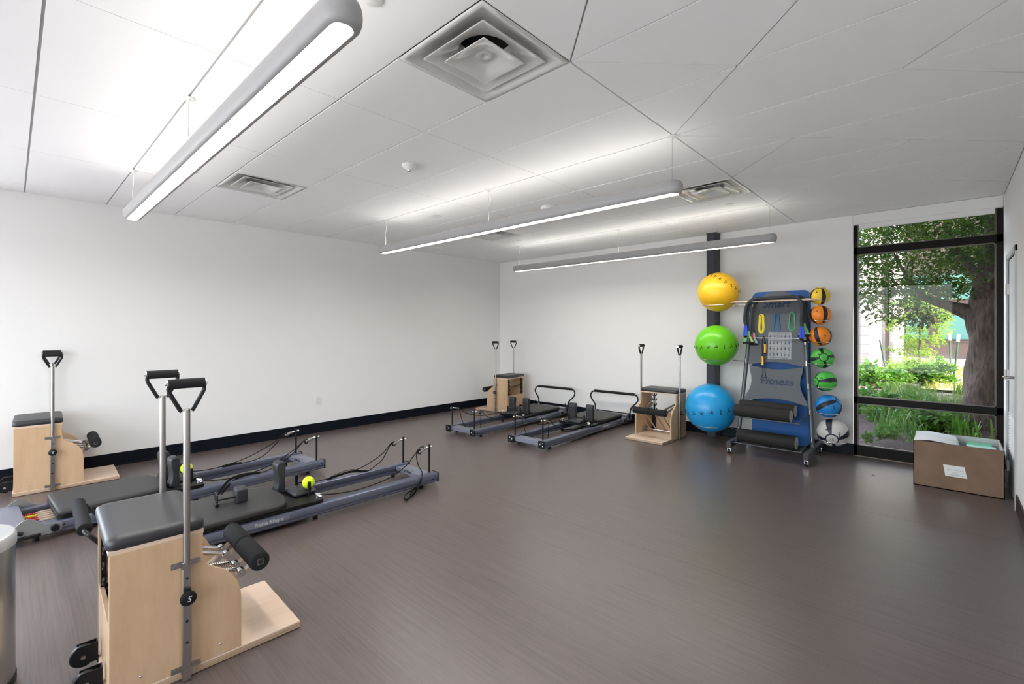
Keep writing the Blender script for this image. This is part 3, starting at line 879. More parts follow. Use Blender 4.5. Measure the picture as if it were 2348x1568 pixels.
def reformer(label, loc, rz, bar, ropes, rests=(-1, 1), lying=None):
    t = thing('reformer', label, 'pilates reformer', loc, rz, 'low pilates reformers')
    for s in (-1, 1):
        cs = [(0, 0.035), (0.078, 0.035), (0.083, 0.040), (0.085, 0.048), (0.078, 0.052), (0.078, 0.062), (0.085, 0.066), (0.085, 0.104), (0.080, 0.113), (0.071, 0.118), (0.010, 0.118), (0.002, 0.113), (0.0, 0.100), (0.0, 0.085), (0.018, 0.080), (0.018, 0.060), (0.0, 0.055)]
        a = [(s*(0.205+x), 0.0, z) for x, z in cs]; b = [(s*(0.205+x), RL, z) for x, z in cs]
        MB().loft([a, b]).out('side_rail', M['rail'], t, angle=30)
        m = MB().prism(rrect(0.098, 0.090, 0.012), 0.008, basis((1, 0, 0), (0, 0, 1), (s*0.246, 0.0, 0.077)))
        cap = m.out('end_cap', M['blk'], t)
        m = MB()
        for q in (-1, 1): m.sph((s*0.246 + s*0.018, -0.008, 0.077+q*0.018), 0.0065, 10, 6, sc=(1, 0.5, 1))
        m.sph((s*0.246 - s*0.018, -0.008, 0.080), 0.011, 12, 8, sc=(0.7, 0.5, 1.2))
        m.out('cap_screw', M['chrome'], cap)
        post = MB().cyl((s*0.225, 0.053, 0.118), (s*0.225, 0.053, 0.378), 0.0095, 16).sph((s*0.225, 0.053, 0.378), 0.0105, 14, 8).out('riser_post', M['blk'], t)
        pulley(s*0.225, t, drop=-0.022)
        for y in (0.16, 1.15, 2.12):
            MB().cyl((s*0.245, y, 0.0), (s*0.245, y, 0.036), 0.019, 18).out('foot', M['blk'], t)
        m = MB()
        for y, z in ((0.030, 0.092), (0.055, 0.070), (0.020, 0.068), (0.20, 0.094), (1.98, 0.085), (2.06, 0.085)):
            m.cyl((s*0.2885, y, z), (s*0.2908, y, z), 0.0055, 10)
        m.out('rail_hole', M['dark'], t)
        m = MB().bx(min(s*0.2895, s*0.2906), max(s*0.2895, s*0.2906), 1.36, 1.80, 0.070, 0.102)
        st = m.out('name_sticker', M['railtop'], t)
        st['label'] = 'dark blue name strip'
        text_mesh('Pilates Allegro', 0.034, 0.0004, M['txt'], 'lettering', st, basis((0, s, 0), (0, 0, 1), (s*0.2910, 1.50 if s < 0 else 1.50, 0.086)))
    # post-end plate with the notches
    m = MB().bx(-0.205, 0.205, 0.020, 0.150, 0.098, 0.104)
    m.bx(-0.205, 0.205, 0.012, 0.020, 0.055, 0.104)
    m.bx(-0.205, 0.205, 0.146, 0.150, 0.070, 0.104)
    m.out('end_plate', M['railtop'], t, bevel=0.002)
    m = MB()
    for k in range(5):
        m.cyl((-0.05+k*0.025, 0.115, 0.1038), (-0.05+k*0.025, 0.115, 0.1046), 0.006, 10)
        m.bx(-0.055+k*0.025, -0.043+k*0.025, 0.136, 0.1515, 0.088, 0.1046)
    m.out('plate_notch', M['dark'], t)
    # carriage
    m = MB()
    def pl(w, y0_, y1_, r, z): return [(x, y+(y0_+y1_)/2, z) for x, y in rrect(w, y1_-y0_, r, 4)]
    m.loft([pl(0.53, 1.095, 2.01, 0.03, 0.120), pl(0.55, 1.085, 2.015, 0.035, 0.126), pl(0.55, 1.085, 2.015, 0.035, 0.146), pl(0.535, 1.093, 2.007, 0.03, 0.150)])
    m.out('carriage_base', M['blk'], t)
    def mt(g, z):
        w = 0.287-g; a, b = 1.325+g, 2.012-g; c = 0.05
        pts = [(-w, b-c*0.5, z), (-w, a+c*2.2, z), (-w+c*1.1, a+c*0.7, z), (-0.08, a, z), (0.08, a, z), (w-c*1.1, a+c*0.7, z), (w, a+c*2.2, z), (w, b-c*0.5, z), (w-c*0.4, b, z), (-w+c*0.4, b, z)]
        return list(reversed(pts))
    MB().loft([mt(0.004, 0.150), mt(0.0, 0.156), mt(0.0, 0.178), mt(0.004, 0.186), mt(0.012, 0.190), mt(0.03, 0.191)]).out('carriage_mat', M['matv'], t, angle=50)
    # headrest
    m = MB()
    m.loft([[(x, y+1.165, 0.152+(0.0)) for x, y in rrect(0.20, 0.17, 0.02)], [(x, y+1.165, 0.160) for x, y in rrect(0.215, 0.185, 0.025)], [(x, y+1.165, 0.176) for x, y in rrect(0.21, 0.18, 0.025)], [(x, y+1.165, 0.190) for x, y in rrect(0.15, 0.12, 0.02)], [(x, y+1.165, 0.194) for x, y in rrect(0.06, 0.05, 0.01)]])
    m.out('headrest', M['vinyl'], t, angle=70)
    def rest_profile():
        # seen from the side (y, z): the pad leans over the neck of the rest
        return [(-0.030, 0.150), (-0.034, 0.20), (-0.030, 0.26), (-0.036, 0.33), (-0.038, 0.375), (-0.028, 0.394), (0.0, 0.400), (0.026, 0.392), (0.036, 0.372), (0.032, 0.33), (0.022, 0.27), (0.024, 0.21), (0.040, 0.165), (0.040, 0.150)]
    for s in rests:
        m = MB().prism(rest_profile(), 0.112, basis((0, 1, 0), (0, 0, 1), (s*0.145-0.056, 1.285, 0.003)))
        sr = m.out('shoulder_rest', M['vinyl'], t, bevel=0.010, bseg=3, angle=60)
        m = MB()
        for q in (-1, 1):
            for z in (0.22, 0.31): m.sph((s*0.145+q*0.022, 1.250, z), 0.004, 8, 6)
        m.out('rivet', M['satin'], sr)
        MB().bx(s*0.145-0.06, s*0.145+0.06, 1.17, 1.30, 0.148, 0.158).out('rest_bracket', M['blkm'], t, bevel=0.002)
    for s in (-1, 1):
        m = MB().cyl((s*0.13, 1.150, 0.150), (s*0.13, 1.150, 0.262), 0.0125, 16)
        m.out('rope_peg', M['blk'], t, bevel=0.002)
        m = MB()
        m.cyl((s*0.215, 1.118, 0.150), (s*0.215, 1.118, 0.172), 0.016, 16)
        m.tube([(s*0.215-0.012, 1.10, 0.176), (s*0.215+0.014, 1.13, 0.182)], 0.006, 8)
        m.sph((s*0.240, 1.105, 0.160), 0.013, 12, 8)
        m.out('rope_cleat', M['chrome'], t)
    if lying is not None:
        x, y, a = lying
        lo = Matrix.Translation((x, y, 0.191)) @ Matrix.Rotation(a, 4, 'Z')
        o = MB(); 
        o.bx(-0.060, 0.060, 0.015, 0.095, 0.0, 0.105)
        ob = o.out('loose_shoulder_pad', M['vinyl'], t, bevel=0.014, bseg=3); ob.matrix_local = lo
        m = MB().bx(-0.05, 0.05, -0.100, 0.016, 0.045, 0.058).bx(-0.05, 0.05, -0.106, -0.096, 0.030, 0.090)
        m.cyl((0.045, -0.100, 0.012), (-0.045, -0.100, 0.012), 0.0125, 14)
        o2 = m.out('pad_bracket', M['blkm'], t, bevel=0.002); o2.matrix_local = lo
    # springs at the foot end, standing platform
    sm = (M['cblue'], M['cred'], M['cred'], M['cyel'], M['cred'])
    for k in range(5):
        x = -0.11 + k*0.055
        MB().cyl((x, 1.60, 0.095), (x, 2.075, 0.095), 0.013, 14).cyl((x, 2.075, 0.095), (x, 2.10, 0.095), 0.013, 14, r2=0.004).out('spring_sleeve', M['sprcov'], t)
        m = MB()
        for q in range(8): m.cyl((x, 2.09+q*0.010, 0.095), (x, 2.097+q*0.010, 0.095), 0.009, 12)
        m.out('spring', sm[k], t)
    m = MB().bx(-0.205, 0.205, 2.16, RL, 0.050, 0.118)
    m.bx(-0.30, 0.30, 2.165, RL+0.01, 0.118, 0.138)
    m.out('foot_platform', M['railtop'], t, bevel=0.006)
    for s in (-1, 1):
        prof = [(1.99, 0.060), (2.05, 0.045), (2.24, 0.045), (2.27, 0.065), (2.25, 0.11), (2.20, 0.165), (2.165, 0.180), (2.13, 0.165), (2.08, 0.120), (2.03, 0.115), (1.99, 0.105)]
        x0 = 0.293 if s > 0 else -0.301
        MB().prism(prof, 0.008, basis((0, 1, 0), (0, 0, 1), (x0, 0, 0))).out('gear_bracket', M['plate'], t, bevel=0.001)
        MB().cyl((s*0.301, 2.03, 0.083), (s*0.330, 2.03, 0.083), 0.024, 20).out('bracket_knob', M['blk'], t, bevel=0.005)
        MB().bx(min(s*0.301, s*0.325), max(s*0.301, s*0.325), 2.10, 2.27, 0.048, 0.068).out('latch_lever', M['blkm'], t, bevel=0.003)
        if bar == 'up': m = MB().tube(spline([(s*0.315, 2.16, 0.10), (s*0.318, 2.13, 0.16), (s*0.318, 2.10, 0.24)], 4), 0.006, 8)
        if bar == 'up': m.out('height_lever', M['blk'], t)
    # foot bar
    if bar == 'up':
        pts = spline([(0.305, 2.19, 0.080), (0.312, 2.20, 0.20), (0.335, 2.21, 0.27), (0.395, 2.225, 0.330), (0.425, 2.235, 0.385), (0.405, 2.245, 0.440), (0.365, 2.25, 0.462)], 6)
        foam = ((-0.36, 2.25, 0.465), (0.36, 2.25, 0.465))
    else:
        pts = spline([(0.305, 2.19, 0.085), (0.315, 2.28, 0.13), (0.345, 2.35, 0.155), (0.372, 2.42, 0.25), (0.365, 2.47, 0.315), (0.335, 2.49, 0.335), (0.30, 2.49, 0.335)], 6)
        foam = ((-0.29, 2.49, 0.335), (0.29, 2.49, 0.335))
    full = pts + [Vector((-p.x, p.y, p.z)) for p in reversed(pts)]
    fb = MB().tube(full, 0.0125, 12).out('foot_bar', M['blkm'], t)
    m = MB().cyl(foam[0], foam[1], 0.021 if bar == 'up' else 0.036, 24)
    m.out('foam_grip', M['foam'], fb, bevel=0.004)
    # ropes
    for pts, r in ropes.get('cord', []):
        MB().tube(spline(pts, 8), r, 8).out('rope', M['rope'], t)
    for pts in ropes.get('strap', []):
        MB().tube(spline(pts, 8), 0.01, 8, flat=(0.011, 0.0025)).out('hand_strap', M['rope'], t)
    return t

def cords(kind):
    if kind == 'near':
        # cord on side -x hangs over the rail and its loop lies on the floor
        return {'cord': [
            ([(-0.225, 0.19, 0.345), (-0.232, 0.32, 0.235), (-0.238, 0.50, 0.165), (-0.225, 0.75, 0.132), (-0.215, 0.95, 0.140), (-0.215, 1.10, 0.165)], 0.0042),
            ([(-0.225, 0.185, 0.350), (-0.230, 0.20, 0.30), (-0.245, 0.19, 0.22), (-0.272, 0.17, 0.160), (-0.290, 0.18, 0.125)], 0.0042),
            ([(-0.225, 0.115, 0.372), (-0.226, 0.15, 0.378), (-0.226, 0.19, 0.350)], 0.0042),
            ([(0.225, 0.19, 0.350), (0.232, 0.30, 0.25), (0.240, 0.50, 0.165), (0.245, 0.72, 0.138), (0.248, 0.95, 0.128), (0.232, 1.09, 0.160)], 0.0042),
            ([(0.225, 0.185, 0.350), (0.226, 0.23, 0.29), (0.226, 0.29, 0.20), (0.232, 0.36, 0.155), (0.228, 0.42, 0.128), (0.215, 0.46, 0.124)], 0.0042)],
            'strap': [
            [(-0.290, 0.18, 0.125), (-0.300, 0.19, 0.095), (-0.315, 0.22, 0.06), (-0.36, 0.30, 0.030), (-0.42, 0.40, 0.016), (-0.45, 0.45, 0.016), (-0.42, 0.455, 0.03), (-0.36, 0.38, 0.035), (-0.315, 0.27, 0.045), (-0.305, 0.20, 0.085)],
            [(-0.33, 0.26, 0.04), (-0.345, 0.30, 0.05), (-0.37, 0.355, 0.03), (-0.39, 0.37, 0.014), (-0.37, 0.33, 0.012), (-0.335, 0.27, 0.03)],
            [(0.215, 0.46, 0.124), (0.222, 0.52, 0.135), (0.232, 0.62, 0.150), (0.240, 0.74, 0.140), (0.245, 0.83, 0.124), (0.250, 0.80, 0.140), (0.248, 0.70, 0.160), (0.238, 0.60, 0.165), (0.226, 0.52, 0.142)]]}
    if kind == 'left':
        return {'cord': [
            ([(-0.225, 0.19, 0.345), (-0.232, 0.32, 0.26), (-0.238, 0.55, 0.165), (-0.225, 0.80, 0.128), (-0.215, 1.0, 0.140), (-0.215, 1.10, 0.165)], 0.0042),
            ([(-0.225, 0.185, 0.350), (-0.228, 0.30, 0.24), (-0.232, 0.42, 0.165), (-0.236, 0.55, 0.128), (-0.24, 0.62, 0.124)], 0.0042),
            ([(0.225, 0.19, 0.350), (0.232, 0.30, 0.27), (0.240, 0.55, 0.170), (0.245, 0.80, 0.128), (0.248, 0.98, 0.130), (0.232, 1.09, 0.160)], 0.0042),
            ([(0.225, 0.185, 0.350), (0.226, 0.28, 0.25), (0.228, 0.40, 0.155), (0.232, 0.52, 0.126), (0.240, 0.60, 0.124)], 0.0042)],
            'strap': [
            [(-0.24, 0.62, 0.124), (-0.25, 0.72, 0.135), (-0.27, 0.84, 0.125), (-0.31, 0.95, 0.06), (-0.345, 1.0, 0.014), (-0.36, 1.02, 0.012), (-0.33, 1.0, 0.05), (-0.28, 0.90, 0.13), (-0.255, 0.78, 0.145), (-0.242, 0.66, 0.128)],
            [(0.240, 0.60, 0.124), (0.245, 0.68, 0.130), (0.250, 0.78, 0.125), (0.248, 0.70, 0.132)]]}
    # far reformers: one strand sags to the carriage, the other drops inside the frame
    return {'cord': [
        ([(-0.225, 0.19, 0.345), (-0.222, 0.34, 0.245), (-0.216, 0.60, 0.175), (-0.214, 0.85, 0.160), (-0.215, 1.10, 0.170)], 0.0042),
        ([(-0.225, 0.185, 0.350), (-0.215, 0.20, 0.27), (-0.205, 0.22, 0.18), (-0.180, 0.24, 0.10), (-0.13, 0.30, 0.03), (-0.05, 0.36, 0.008)], 0.0042),
        ([(0.225, 0.19, 0.350), (0.222, 0.34, 0.245), (0.216, 0.60, 0.165), (0.214, 0.85, 0.145), (0.215, 1.10, 0.170)], 0.0042),
        ([(0.225, 0.185, 0.350), (0.205, 0.20, 0.26), (0.185, 0.215, 0.12), (0.17, 0.22, 0.03), (0.12, 0.26, 0.008)], 0.0042)],
        'strap': [[(-0.05, 0.36, 0.008), (0.02, 0.44, 0.008), (0.08, 0.60, 0.02), (0.12, 0.62, 0.07), (0.13, 0.52, 0.05), (0.12, 0.40, 0.01), (0.06, 0.34, 0.008)]]}
reformer('low grey-blue reformer closest to the camera, one shoulder pad lying on its mat', (2.800, -3.990, 0), R(178.5), 'down', cords('near'), rests=(1,), lying=(0.02, 1.66, R(175)))
reformer('low grey-blue reformer between the left wall and the nearest reformer, mat far left', (1.590, -4.555, 0), R(183.5), 'down', cords('left'))
rf = reformer('low reformer in front of the far corner chair, padded foot bar raised', (1.684, -2.505, 0), R(2), 'up', cords('far'))
dup(rf, (2.783, -2.370, 0), R(2), 'low reformer beside the far right pilates chair, padded foot bar raised')
for x, y, lab in ((2.845, -5.125, 'neon yellow-green rubber ball behind the upright shoulder pad of the nearest reformer'), (1.655, -5.70, 'neon yellow-green rubber ball on the left reformer beside its shoulder pads')):
    tag(MB().sph((0, 0, 0), 0.048, 28, 16).out('massage_ball', M['neon']), lab, 'ball', 'neon rubber balls').location = (x, y, 0.194+0.047)

# ------------------------------------------------------------------ trash can at the left edge
t = thing('trash_can', 'brushed steel pedal trash can cut by the left edge of the photo', 'trash can', (3.728, -6.960, 0))
MB().lathe([(0.0, 0.012), (0.196, 0.012), (0.198, 0.02), (0.198, 0.575), (0.196, 0.581), (0.0, 0.581)], seg=56, cap=False).out('can_body', M['can'], t)
MB().lathe([(0.192, 0.0), (0.202, 0.0), (0.202, 0.028), (0.198, 0.032), (0.192, 0.032)], seg=56, cap=False).out('base_ring', M['blk'], t)
MB().lathe([(0.196, 0.583), (0.203, 0.583), (0.203, 0.618), (0.196, 0.630), (0.17, 0.638), (0.0, 0.644)], seg=56, cap=False).out('can_lid', M['canlid'], t)

# ------------------------------------------------------------------ equipment rack
RX, RY = 5.14, -0.60
def wz(z):
    tab = [(0.0, 0.400), (0.12, 0.398), (0.45, 0.375), (0.75, 0.352), (1.08, 0.325), (1.45, 0.300), (1.75, 0.277), (1.86, 0.250)]
    for (a, b), (c, d) in zip(tab[:-1], tab[1:]):
        if z <= c: return b + (d-b)*(z-a)/(c-a)
    return tab[-1][1]
def yz(z): return 0.0 + 0.17*(z/1.86)
rk = thing('equipment_rack', 'grey steel fitness rack on casters lettered Smart and Fitness', 'equipment rack', (RX, RY, 0))
for s in (-1, 1):
    pts = [(s*wz(z), yz(z), z) for z in (0.10, 0.25, 0.45, 0.65, 0.85, 1.08, 1.3, 1.5, 1.7, 1.80)]
    pts = spline(pts, 3) + [Vector((s*0.250, yz(1.86), 1.858)), Vector((s*0.225, yz(1.87), 1.875))]
    MB().tube(pts, 0.02, 12, flat=(0.024, 0.020), up=(1, 0, 0)).out('upright', M['rack'], rk)
    lx0 = s*0.398
    a = [(lx0+x*0.9, -0.335, 0.112+z) for x, z in rrect(0.055, 0.085, 0.022)]
    b = [(lx0+x*0.9, 0.48, 0.112+z) for x, z in rrect(0.055, 0.085, 0.022)]
    MB().loft([a, b]).out('base_leg', M['rack'], rk)
    cap_ = MB().loft([[(p[0], p[1]-0.006, p[2]) for p in a], [(p[0], p[1]-0.0005, p[2]) for p in a]]).out('leg_cap', M['spout'], rk)
    for y in (-0.305, 0.45):
        c = MB().bx(lx0-0.018, lx0-0.013, y-0.02, y+0.02, 0.028, 0.07).bx(lx0+0.013, lx0+0.018, y-0.02, y+0.02, 0.028, 0.07).bx(lx0-0.02, lx0+0.02, y-0.022, y+0.022, 0.062, 0.070).out('caster_fork', M['chrome'], rk)
        MB().cyl((lx0-0.011, y, 0.028), (lx0+0.011, y, 0.028), 0.028, 20).out('caster_wheel', M['blk'], c, bevel=0.003)
        MB().bx(lx0-0.050, lx0-0.016, y-0.012, y+0.012, 0.050, 0.055).out('brake_tab', M['blk'], c)
MB().cyl((-0.225, yz(1.87), 1.872), (0.225, yz(1.87), 1.872), 0.018, 14).out('top_bar', M['rack'], rk)
# printed fabric panel, upper and lower piece
def pan(pts, name):
    f = [(x, yz(z)-0.006, z) for x, z in pts]; b = [(x, yz(z)+0.002, z) for x, z in pts]
    return MB().loft([f, b]).out(name, M['panel'], rk, smooth=False)
top = [(0.16*math.cos(R(a)), 1.875+0.075*math.sin(R(a))) for a in range(10, 171, 16)]
up_l = [(-wz(z)+0.020, z) for z in (1.82, 1.6, 1.4, 1.2, 1.08)]
up_r = [(wz(z)-0.020, z) for z in (1.08, 1.2, 1.4, 1.6, 1.82)]
arc = [(-0.27+0.54*k/12, 1.055+0.038*math.sin(PI*k/12)) for k in range(13)]
pU = pan(top + [(-0.20, 1.88)] + up_l + [(-0.295, 1.05)] + arc + [(0.295, 1.05)] + up_r + [(0.20, 1.88)], 'upper_panel')
arc2 = [(-0.285+0.57*k/12, 1.045-0.040*math.sin(PI*k/12)) for k in range(13)]
sideR = [(wz(z)-0.022-0.062*math.sin(PI*(1.04-z)/0.40), z) for z in (0.98, 0.92, 0.86, 0.80, 0.74, 0.68)]
bot = [(0.335-0.67*k/12, 0.600+0.058*math.sin(PI*k/12)) for k in range(13)]
sideL = [(-x, z) for x, z in reversed(sideR)]
pL = pan(list(reversed([(x, z) for x, z in arc2 + sideR + [(0.345, 0.62)] + bot + [(-0.345, 0.62)] + sideL])), 'lower_panel')
tb = basis((1, 0, 0), (0, math.sin(math.atan(0.17/1.86)), math.cos(math.atan(0.17/1.86))), (0, 0, 0))
def on_panel(x, z): m_ = tb.copy(); m_.translation = Vector((x, yz(z)-0.0075, z)); return m_
text_mesh('Smart', 0.118, 0.001, M['navy'], 'lettering', pU, on_panel(-0.01, 1.790), shear=0.25, bold=0.0022, sx=1.05)
text_mesh('Fitness', 0.118, 0.001, M['navy'], 'lettering', pL, on_panel(0.01, 0.860), shear=0.30, bold=0.0022, sx=1.10)
# cross bar with hooks
MB().cyl((-wz(1.38)+0.01, yz(1.38)-0.035, 1.38), (wz(1.38)-0.01, yz(1.38)-0.035, 1.38), 0.006, 12).out('hook_bar', M['chrome'], rk)
# dowel hooks
for s in (-1, 1):
    m = MB()
    m.tube(spline([(s*0.255, yz(1.80)-0.01, 1.82), (s*0.255, -0.02+yz(1.8)-0.07, 1.81), (s*0.255, yz(1.8)-0.16, 1.805), (s*0.255, yz(1.8)-0.18, 1.84)], 4), 0.008, 10)
    m.out('dowel_hook', M['chrome'], rk)
# shelves
for z, n_ in ((0.475, 0), (0.165, 1)):
    m = MB()
    w_ = 0.335 if n_ == 0 else 0.355
    m.tube(spline([(-w_, yz(z)-0.01, z+0.05), (-w_, yz(z)-0.16, z+0.02), (-w_+0.02, -0.27, z-0.02), (-w_+0.06, -0.30, z-0.025), (w_-0.06, -0.30, z-0.025), (w_-0.02, -0.27, z-0.02), (w_, yz(z)-0.16, z+0.02), (w_, yz(z)-0.01, z+0.05)], 5), 0.006, 10)
    for k in range(9):
        x = -w_+0.05 + (2*w_-0.1)*k/8
        m.tube(spline([(x, yz(z)-0.01, z+0.01), (x, -0.05, z-0.03), (x, -0.20, z-0.045), (x, -0.30, z-0.025)], 4), 0.0028, 6)
    m.out('wire_shelf', M['rack'], rk)
# ball arms
balls = [
 ('stability_ball', 'yellow', 4.472, 1.972, 0.253), ('stability_ball', 'green', 4.444, 1.278, 0.263), ('stability_ball', 'blue', 4.372, 0.455, 0.314),
 ('medicine_ball', 'yellow', 5.590, 1.866, 0.100), ('medicine_ball', 'orange', 5.594, 1.650, 0.110), ('medicine_ball', 'orange2', 5.596, 1.407, 0.111),
 ('medicine_ball', 'green', 5.616, 1.162, 0.113), ('medicine_ball', 'green2', 5.643, 0.900, 0.113), ('medicine_ball', 'blue', 5.672, 0.622, 0.128), ('medicine_ball', 'white', 5.712, 0.330, 0.153)]
BY = -0.50
for nm, col, bx_, bz_, br_ in balls:
    zr = bz_ - br_*0.70 if nm == 'stability_ball' else bz_ - br_*0.60
    rr = math.sqrt(br_**2 - (bz_-zr)**2) + 0.005
    s = -1 if bx_ < RX else 1
    xu = s*wz(zr); m = MB()
    cx_, cy_ = bx_-RX, BY-RY
    a0 = 0.0 if s < 0 else PI
    open_ = 0.5
    pts = [(cx_ + rr*math.cos(a), cy_ + rr*math.sin(a), zr) for a in [a0 + (0.02 + (2*PI-0.9)*k/28)*1 for k in range(29)]]
    pts = [(xu, yz(zr), zr+0.004)] + [(cx_ - s*(rr)*1.0, cy_, zr)] if False else pts
    m.tube([(xu+s*0.01, yz(zr)-0.01, zr-0.006)] + [(cx_ - s*(rr+0.01), cy_, zr)] , 0.0055, 8)
    m.tube(pts, 0.0045, 8)
    m.sph(pts[-1], 0.008, 10, 6)
    m.cyl((xu, yz(zr)-0.024, zr-0.03), (xu, yz(zr)-0.024, zr+0.03), 0.012, 12)
    m.out('ball_ring', M['chrome'] if nm == 'medicine_ball' else M['satin'], rk)

def glyph(kind):
    """little exercise figure as strokes in a unit box"""
    g = [[(-.4, -.1), (.4, .0)], [(-.1, 0), (-.05, .4)], [(.1, 0), (.25, .35)], [(-.4, -.1), (-.5, .15)]]
    h = [[(0, -.5), (0, .2)], [(-.25, .15), (.3, .2)], [(0, -.2), (.15, -.5)]]
    q = [[(-.3, -.3), (.1, .1)], [(.1, .1), (.4, -.2)], [(-.3, -.3), (-.45, -.45)], [(.05, .2), (-.2, .35)]]
    r = [[(-.45, .25), (0, 0)], [(0, 0), (.1, -.45)], [(0, 0), (.4, .3)], [(-.15, -.1), (-.35, -.3)]]
    return (g, h, q, r)[kind % 4]
def figures(c, r, ring, size, parent, mat, lift=0.0012):
    """short strokes lying on the ball; ring = list of unit directions"""
    m = MB()
    for k, d in enumerate(ring):
        d = Vector(d).normalized()
        up = Vector((0, 0, 1)); e = up.cross(d).normalized(); n_ = d.cross(e)
        for st in glyph(k):
            (ax, ay), (bx2, by2) = st
            pts = []
            for q in range(4):
                x = ax + (bx2-ax)*q/3; y = ay + (by2-ay)*q/3
                v = (d*r + e*x*size + n_*y*size).normalized()
                pts.append(Vector(c) + v*(r+lift))
            m.tube(pts, size*0.06, 5, flat=(size*0.075, 0.0008), up=None)
        v = (d*r + n_*size*0.42).normalized()
        m.sph(Vector(c)+v*(r+lift*0.5), size*0.10, 8, 6)
    return m.out('printed_figures', mat, parent)
CAMD = Vector((6.644, -6.7775, 1.483))
def big_ball(label, mat, c, r, tilt, lat):
    t = tag(MB().sph((0, 0, 0), r, 64, 40).out('stability_ball', mat), label, 'exercise ball', 'stability balls on the rack')
    t.location = c
    m = MB().cyl(Vector((math.cos(0.4), math.sin(0.4), -0.2)).normalized()*(r-0.002), Vector((math.cos(0.4), math.sin(0.4), -0.2)).normalized()*(r+0.001), 0.012, 16)
    m.out('valve', M['label'], t)
    to = (CAMD-Vector(c)).normalized(); az = math.atan2(to.y, to.x)
    rot = Matrix.Rotation(tilt, 3, to)
    ring = []
    for k in range(-4, 5):
        a = az + k*0.36
        d = Vector((math.cos(a)*math.cos(lat), math.sin(a)*math.cos(lat), math.sin(lat)))
        ring.append(rot @ d)
    figures((0, 0, 0), r, ring, r*0.19, t, M['blk'])
    return t
big_ball('big yellow exercise ball, topmost on the left of the rack', M['yball'], (4.472, BY, 1.972), 0.253, R(-35), R(32))
big_ball('bright green exercise ball, middle of the three big balls', M['gball'], (4.444, BY, 1.278), 0.263, R(4), R(-3))
big_ball('large blue exercise ball, lowest and largest on the rack', M['bball'], (4.372, BY, 0.455), 0.314, R(8), R(-4))
MC = {'yellow': pmat('med_yellow', (0.80, 0.55, 0.03), 0.4), 'orange': pmat('med_orange', (0.80, 0.24, 0.015), 0.4), 'orange2': pmat('med_orange_b', (0.80, 0.24, 0.015), 0.4),
      'green': pmat('med_green', (0.07, 0.46, 0.06), 0.4), 'green2': pmat('med_green_b', (0.12, 0.50, 0.05), 0.4), 'blue': pmat('med_blue', (0.01, 0.20, 0.56), 0.4), 'white': pmat('med_white', (0.52, 0.51, 0.49), 0.4)}
MC['orange2'] = MC['orange']; MC['green2'] = MC['green']
M['stripe'] = pmat('med_stripe', (0.012, 0.016, 0.026), 0.45)
MLAB = {'yellow': 'small yellow and black medicine ball, top of the right column', 'orange': 'orange and black medicine ball just under the yellow one',
        'orange2': 'orange and black medicine ball just above the green ones', 'green': 'green medicine ball with its round badge facing the room',
        'green2': 'green medicine ball with one broad black stripe, above the blue one', 'blue': 'blue medicine ball with a slanting black stripe', 'white': 'grey-white medicine ball numbered 15, lowest and largest of the column'}
POLE = {'yellow': (0.1, -0.25, 1.0), 'orange': (-0.1, 0.2, 1.0), 'orange2': (-0.25, 0.1, 1.0), 'green': (0.28, -1.0, 0.12), 'green2': (-0.75, -0.65, -0.05), 'blue': (-0.85, 0.1, -0.55), 'white': (0.10, -1.0, -0.38)}
for nm, col, bx_, bz_, br_ in balls[3:]:
    m = MB(); m.sph((0, 0, 0), br_, 60, 36)
    pole = Vector(POLE[col]).normalized()
    q = pole.to_track_quat('Z', 'Y').to_matrix()
    for f in m.bm.faces:
        c = f.calc_center_median(); th = math.degrees(math.acos(max(-1, min(1, c.z/c.length)))); a = math.degrees(math.atan2(c.y, c.x)) % 90
        pol = min(th, 180-th)
        f.material_index = 1 if (20 < pol < 25 or (pol >= 25 and a < 24)) else 0
    bmesh.ops.transform(m.bm, matrix=q.to_4x4(), verts=m.bm.verts)
    o = m.out('medicine_ball', [MC[col], M['stripe']])
    tag(o, MLAB[col], 'medicine ball', 'medicine balls in the right column')
    o.location = (bx_, BY, bz_)
    to = (CAMD-Vector(o.location)).normalized(); az = math.atan2(to.y, to.x)
    ring = [Vector((math.cos(az+dx), math.sin(az+dx), el)) for dx, el in ((-0.35, 0.35), (0.4, 0.05))]
    figures((0, 0, 0), br_, ring, br_*0.30, o, M['stripe'])
    if col in ('white', 'green', 'green2'):
        sidev = Vector((0, 0, 1)).cross(pole).normalized(); upv = pole.cross(sidev)
        text_mesh('15' if col == 'white' else ('6' if col == 'green' else '8'), br_*0.26, 0.0015, M['stripe'], 'badge_number', o, basis(sidev, upv, pole*(br_-0.0005)))

# blue mat hanging behind the rack
m = MB()
pl_ = [(x-0.0, z) for x, z in rrect(0.63, 1.84, 0.075, 6)]
m.loft([[(x+0.03, 0.185, z+1.03) for x, z in pl_], [(x+0.03, 0.215, z+1.03) for x, z in pl_]])
o = m.out('exercise_mat', M['bluemat'], bevel=0.003)
tag(o, 'tall blue exercise mat hanging on the back of the rack', 'exercise mat'); o.location = (RX, RY, 0)

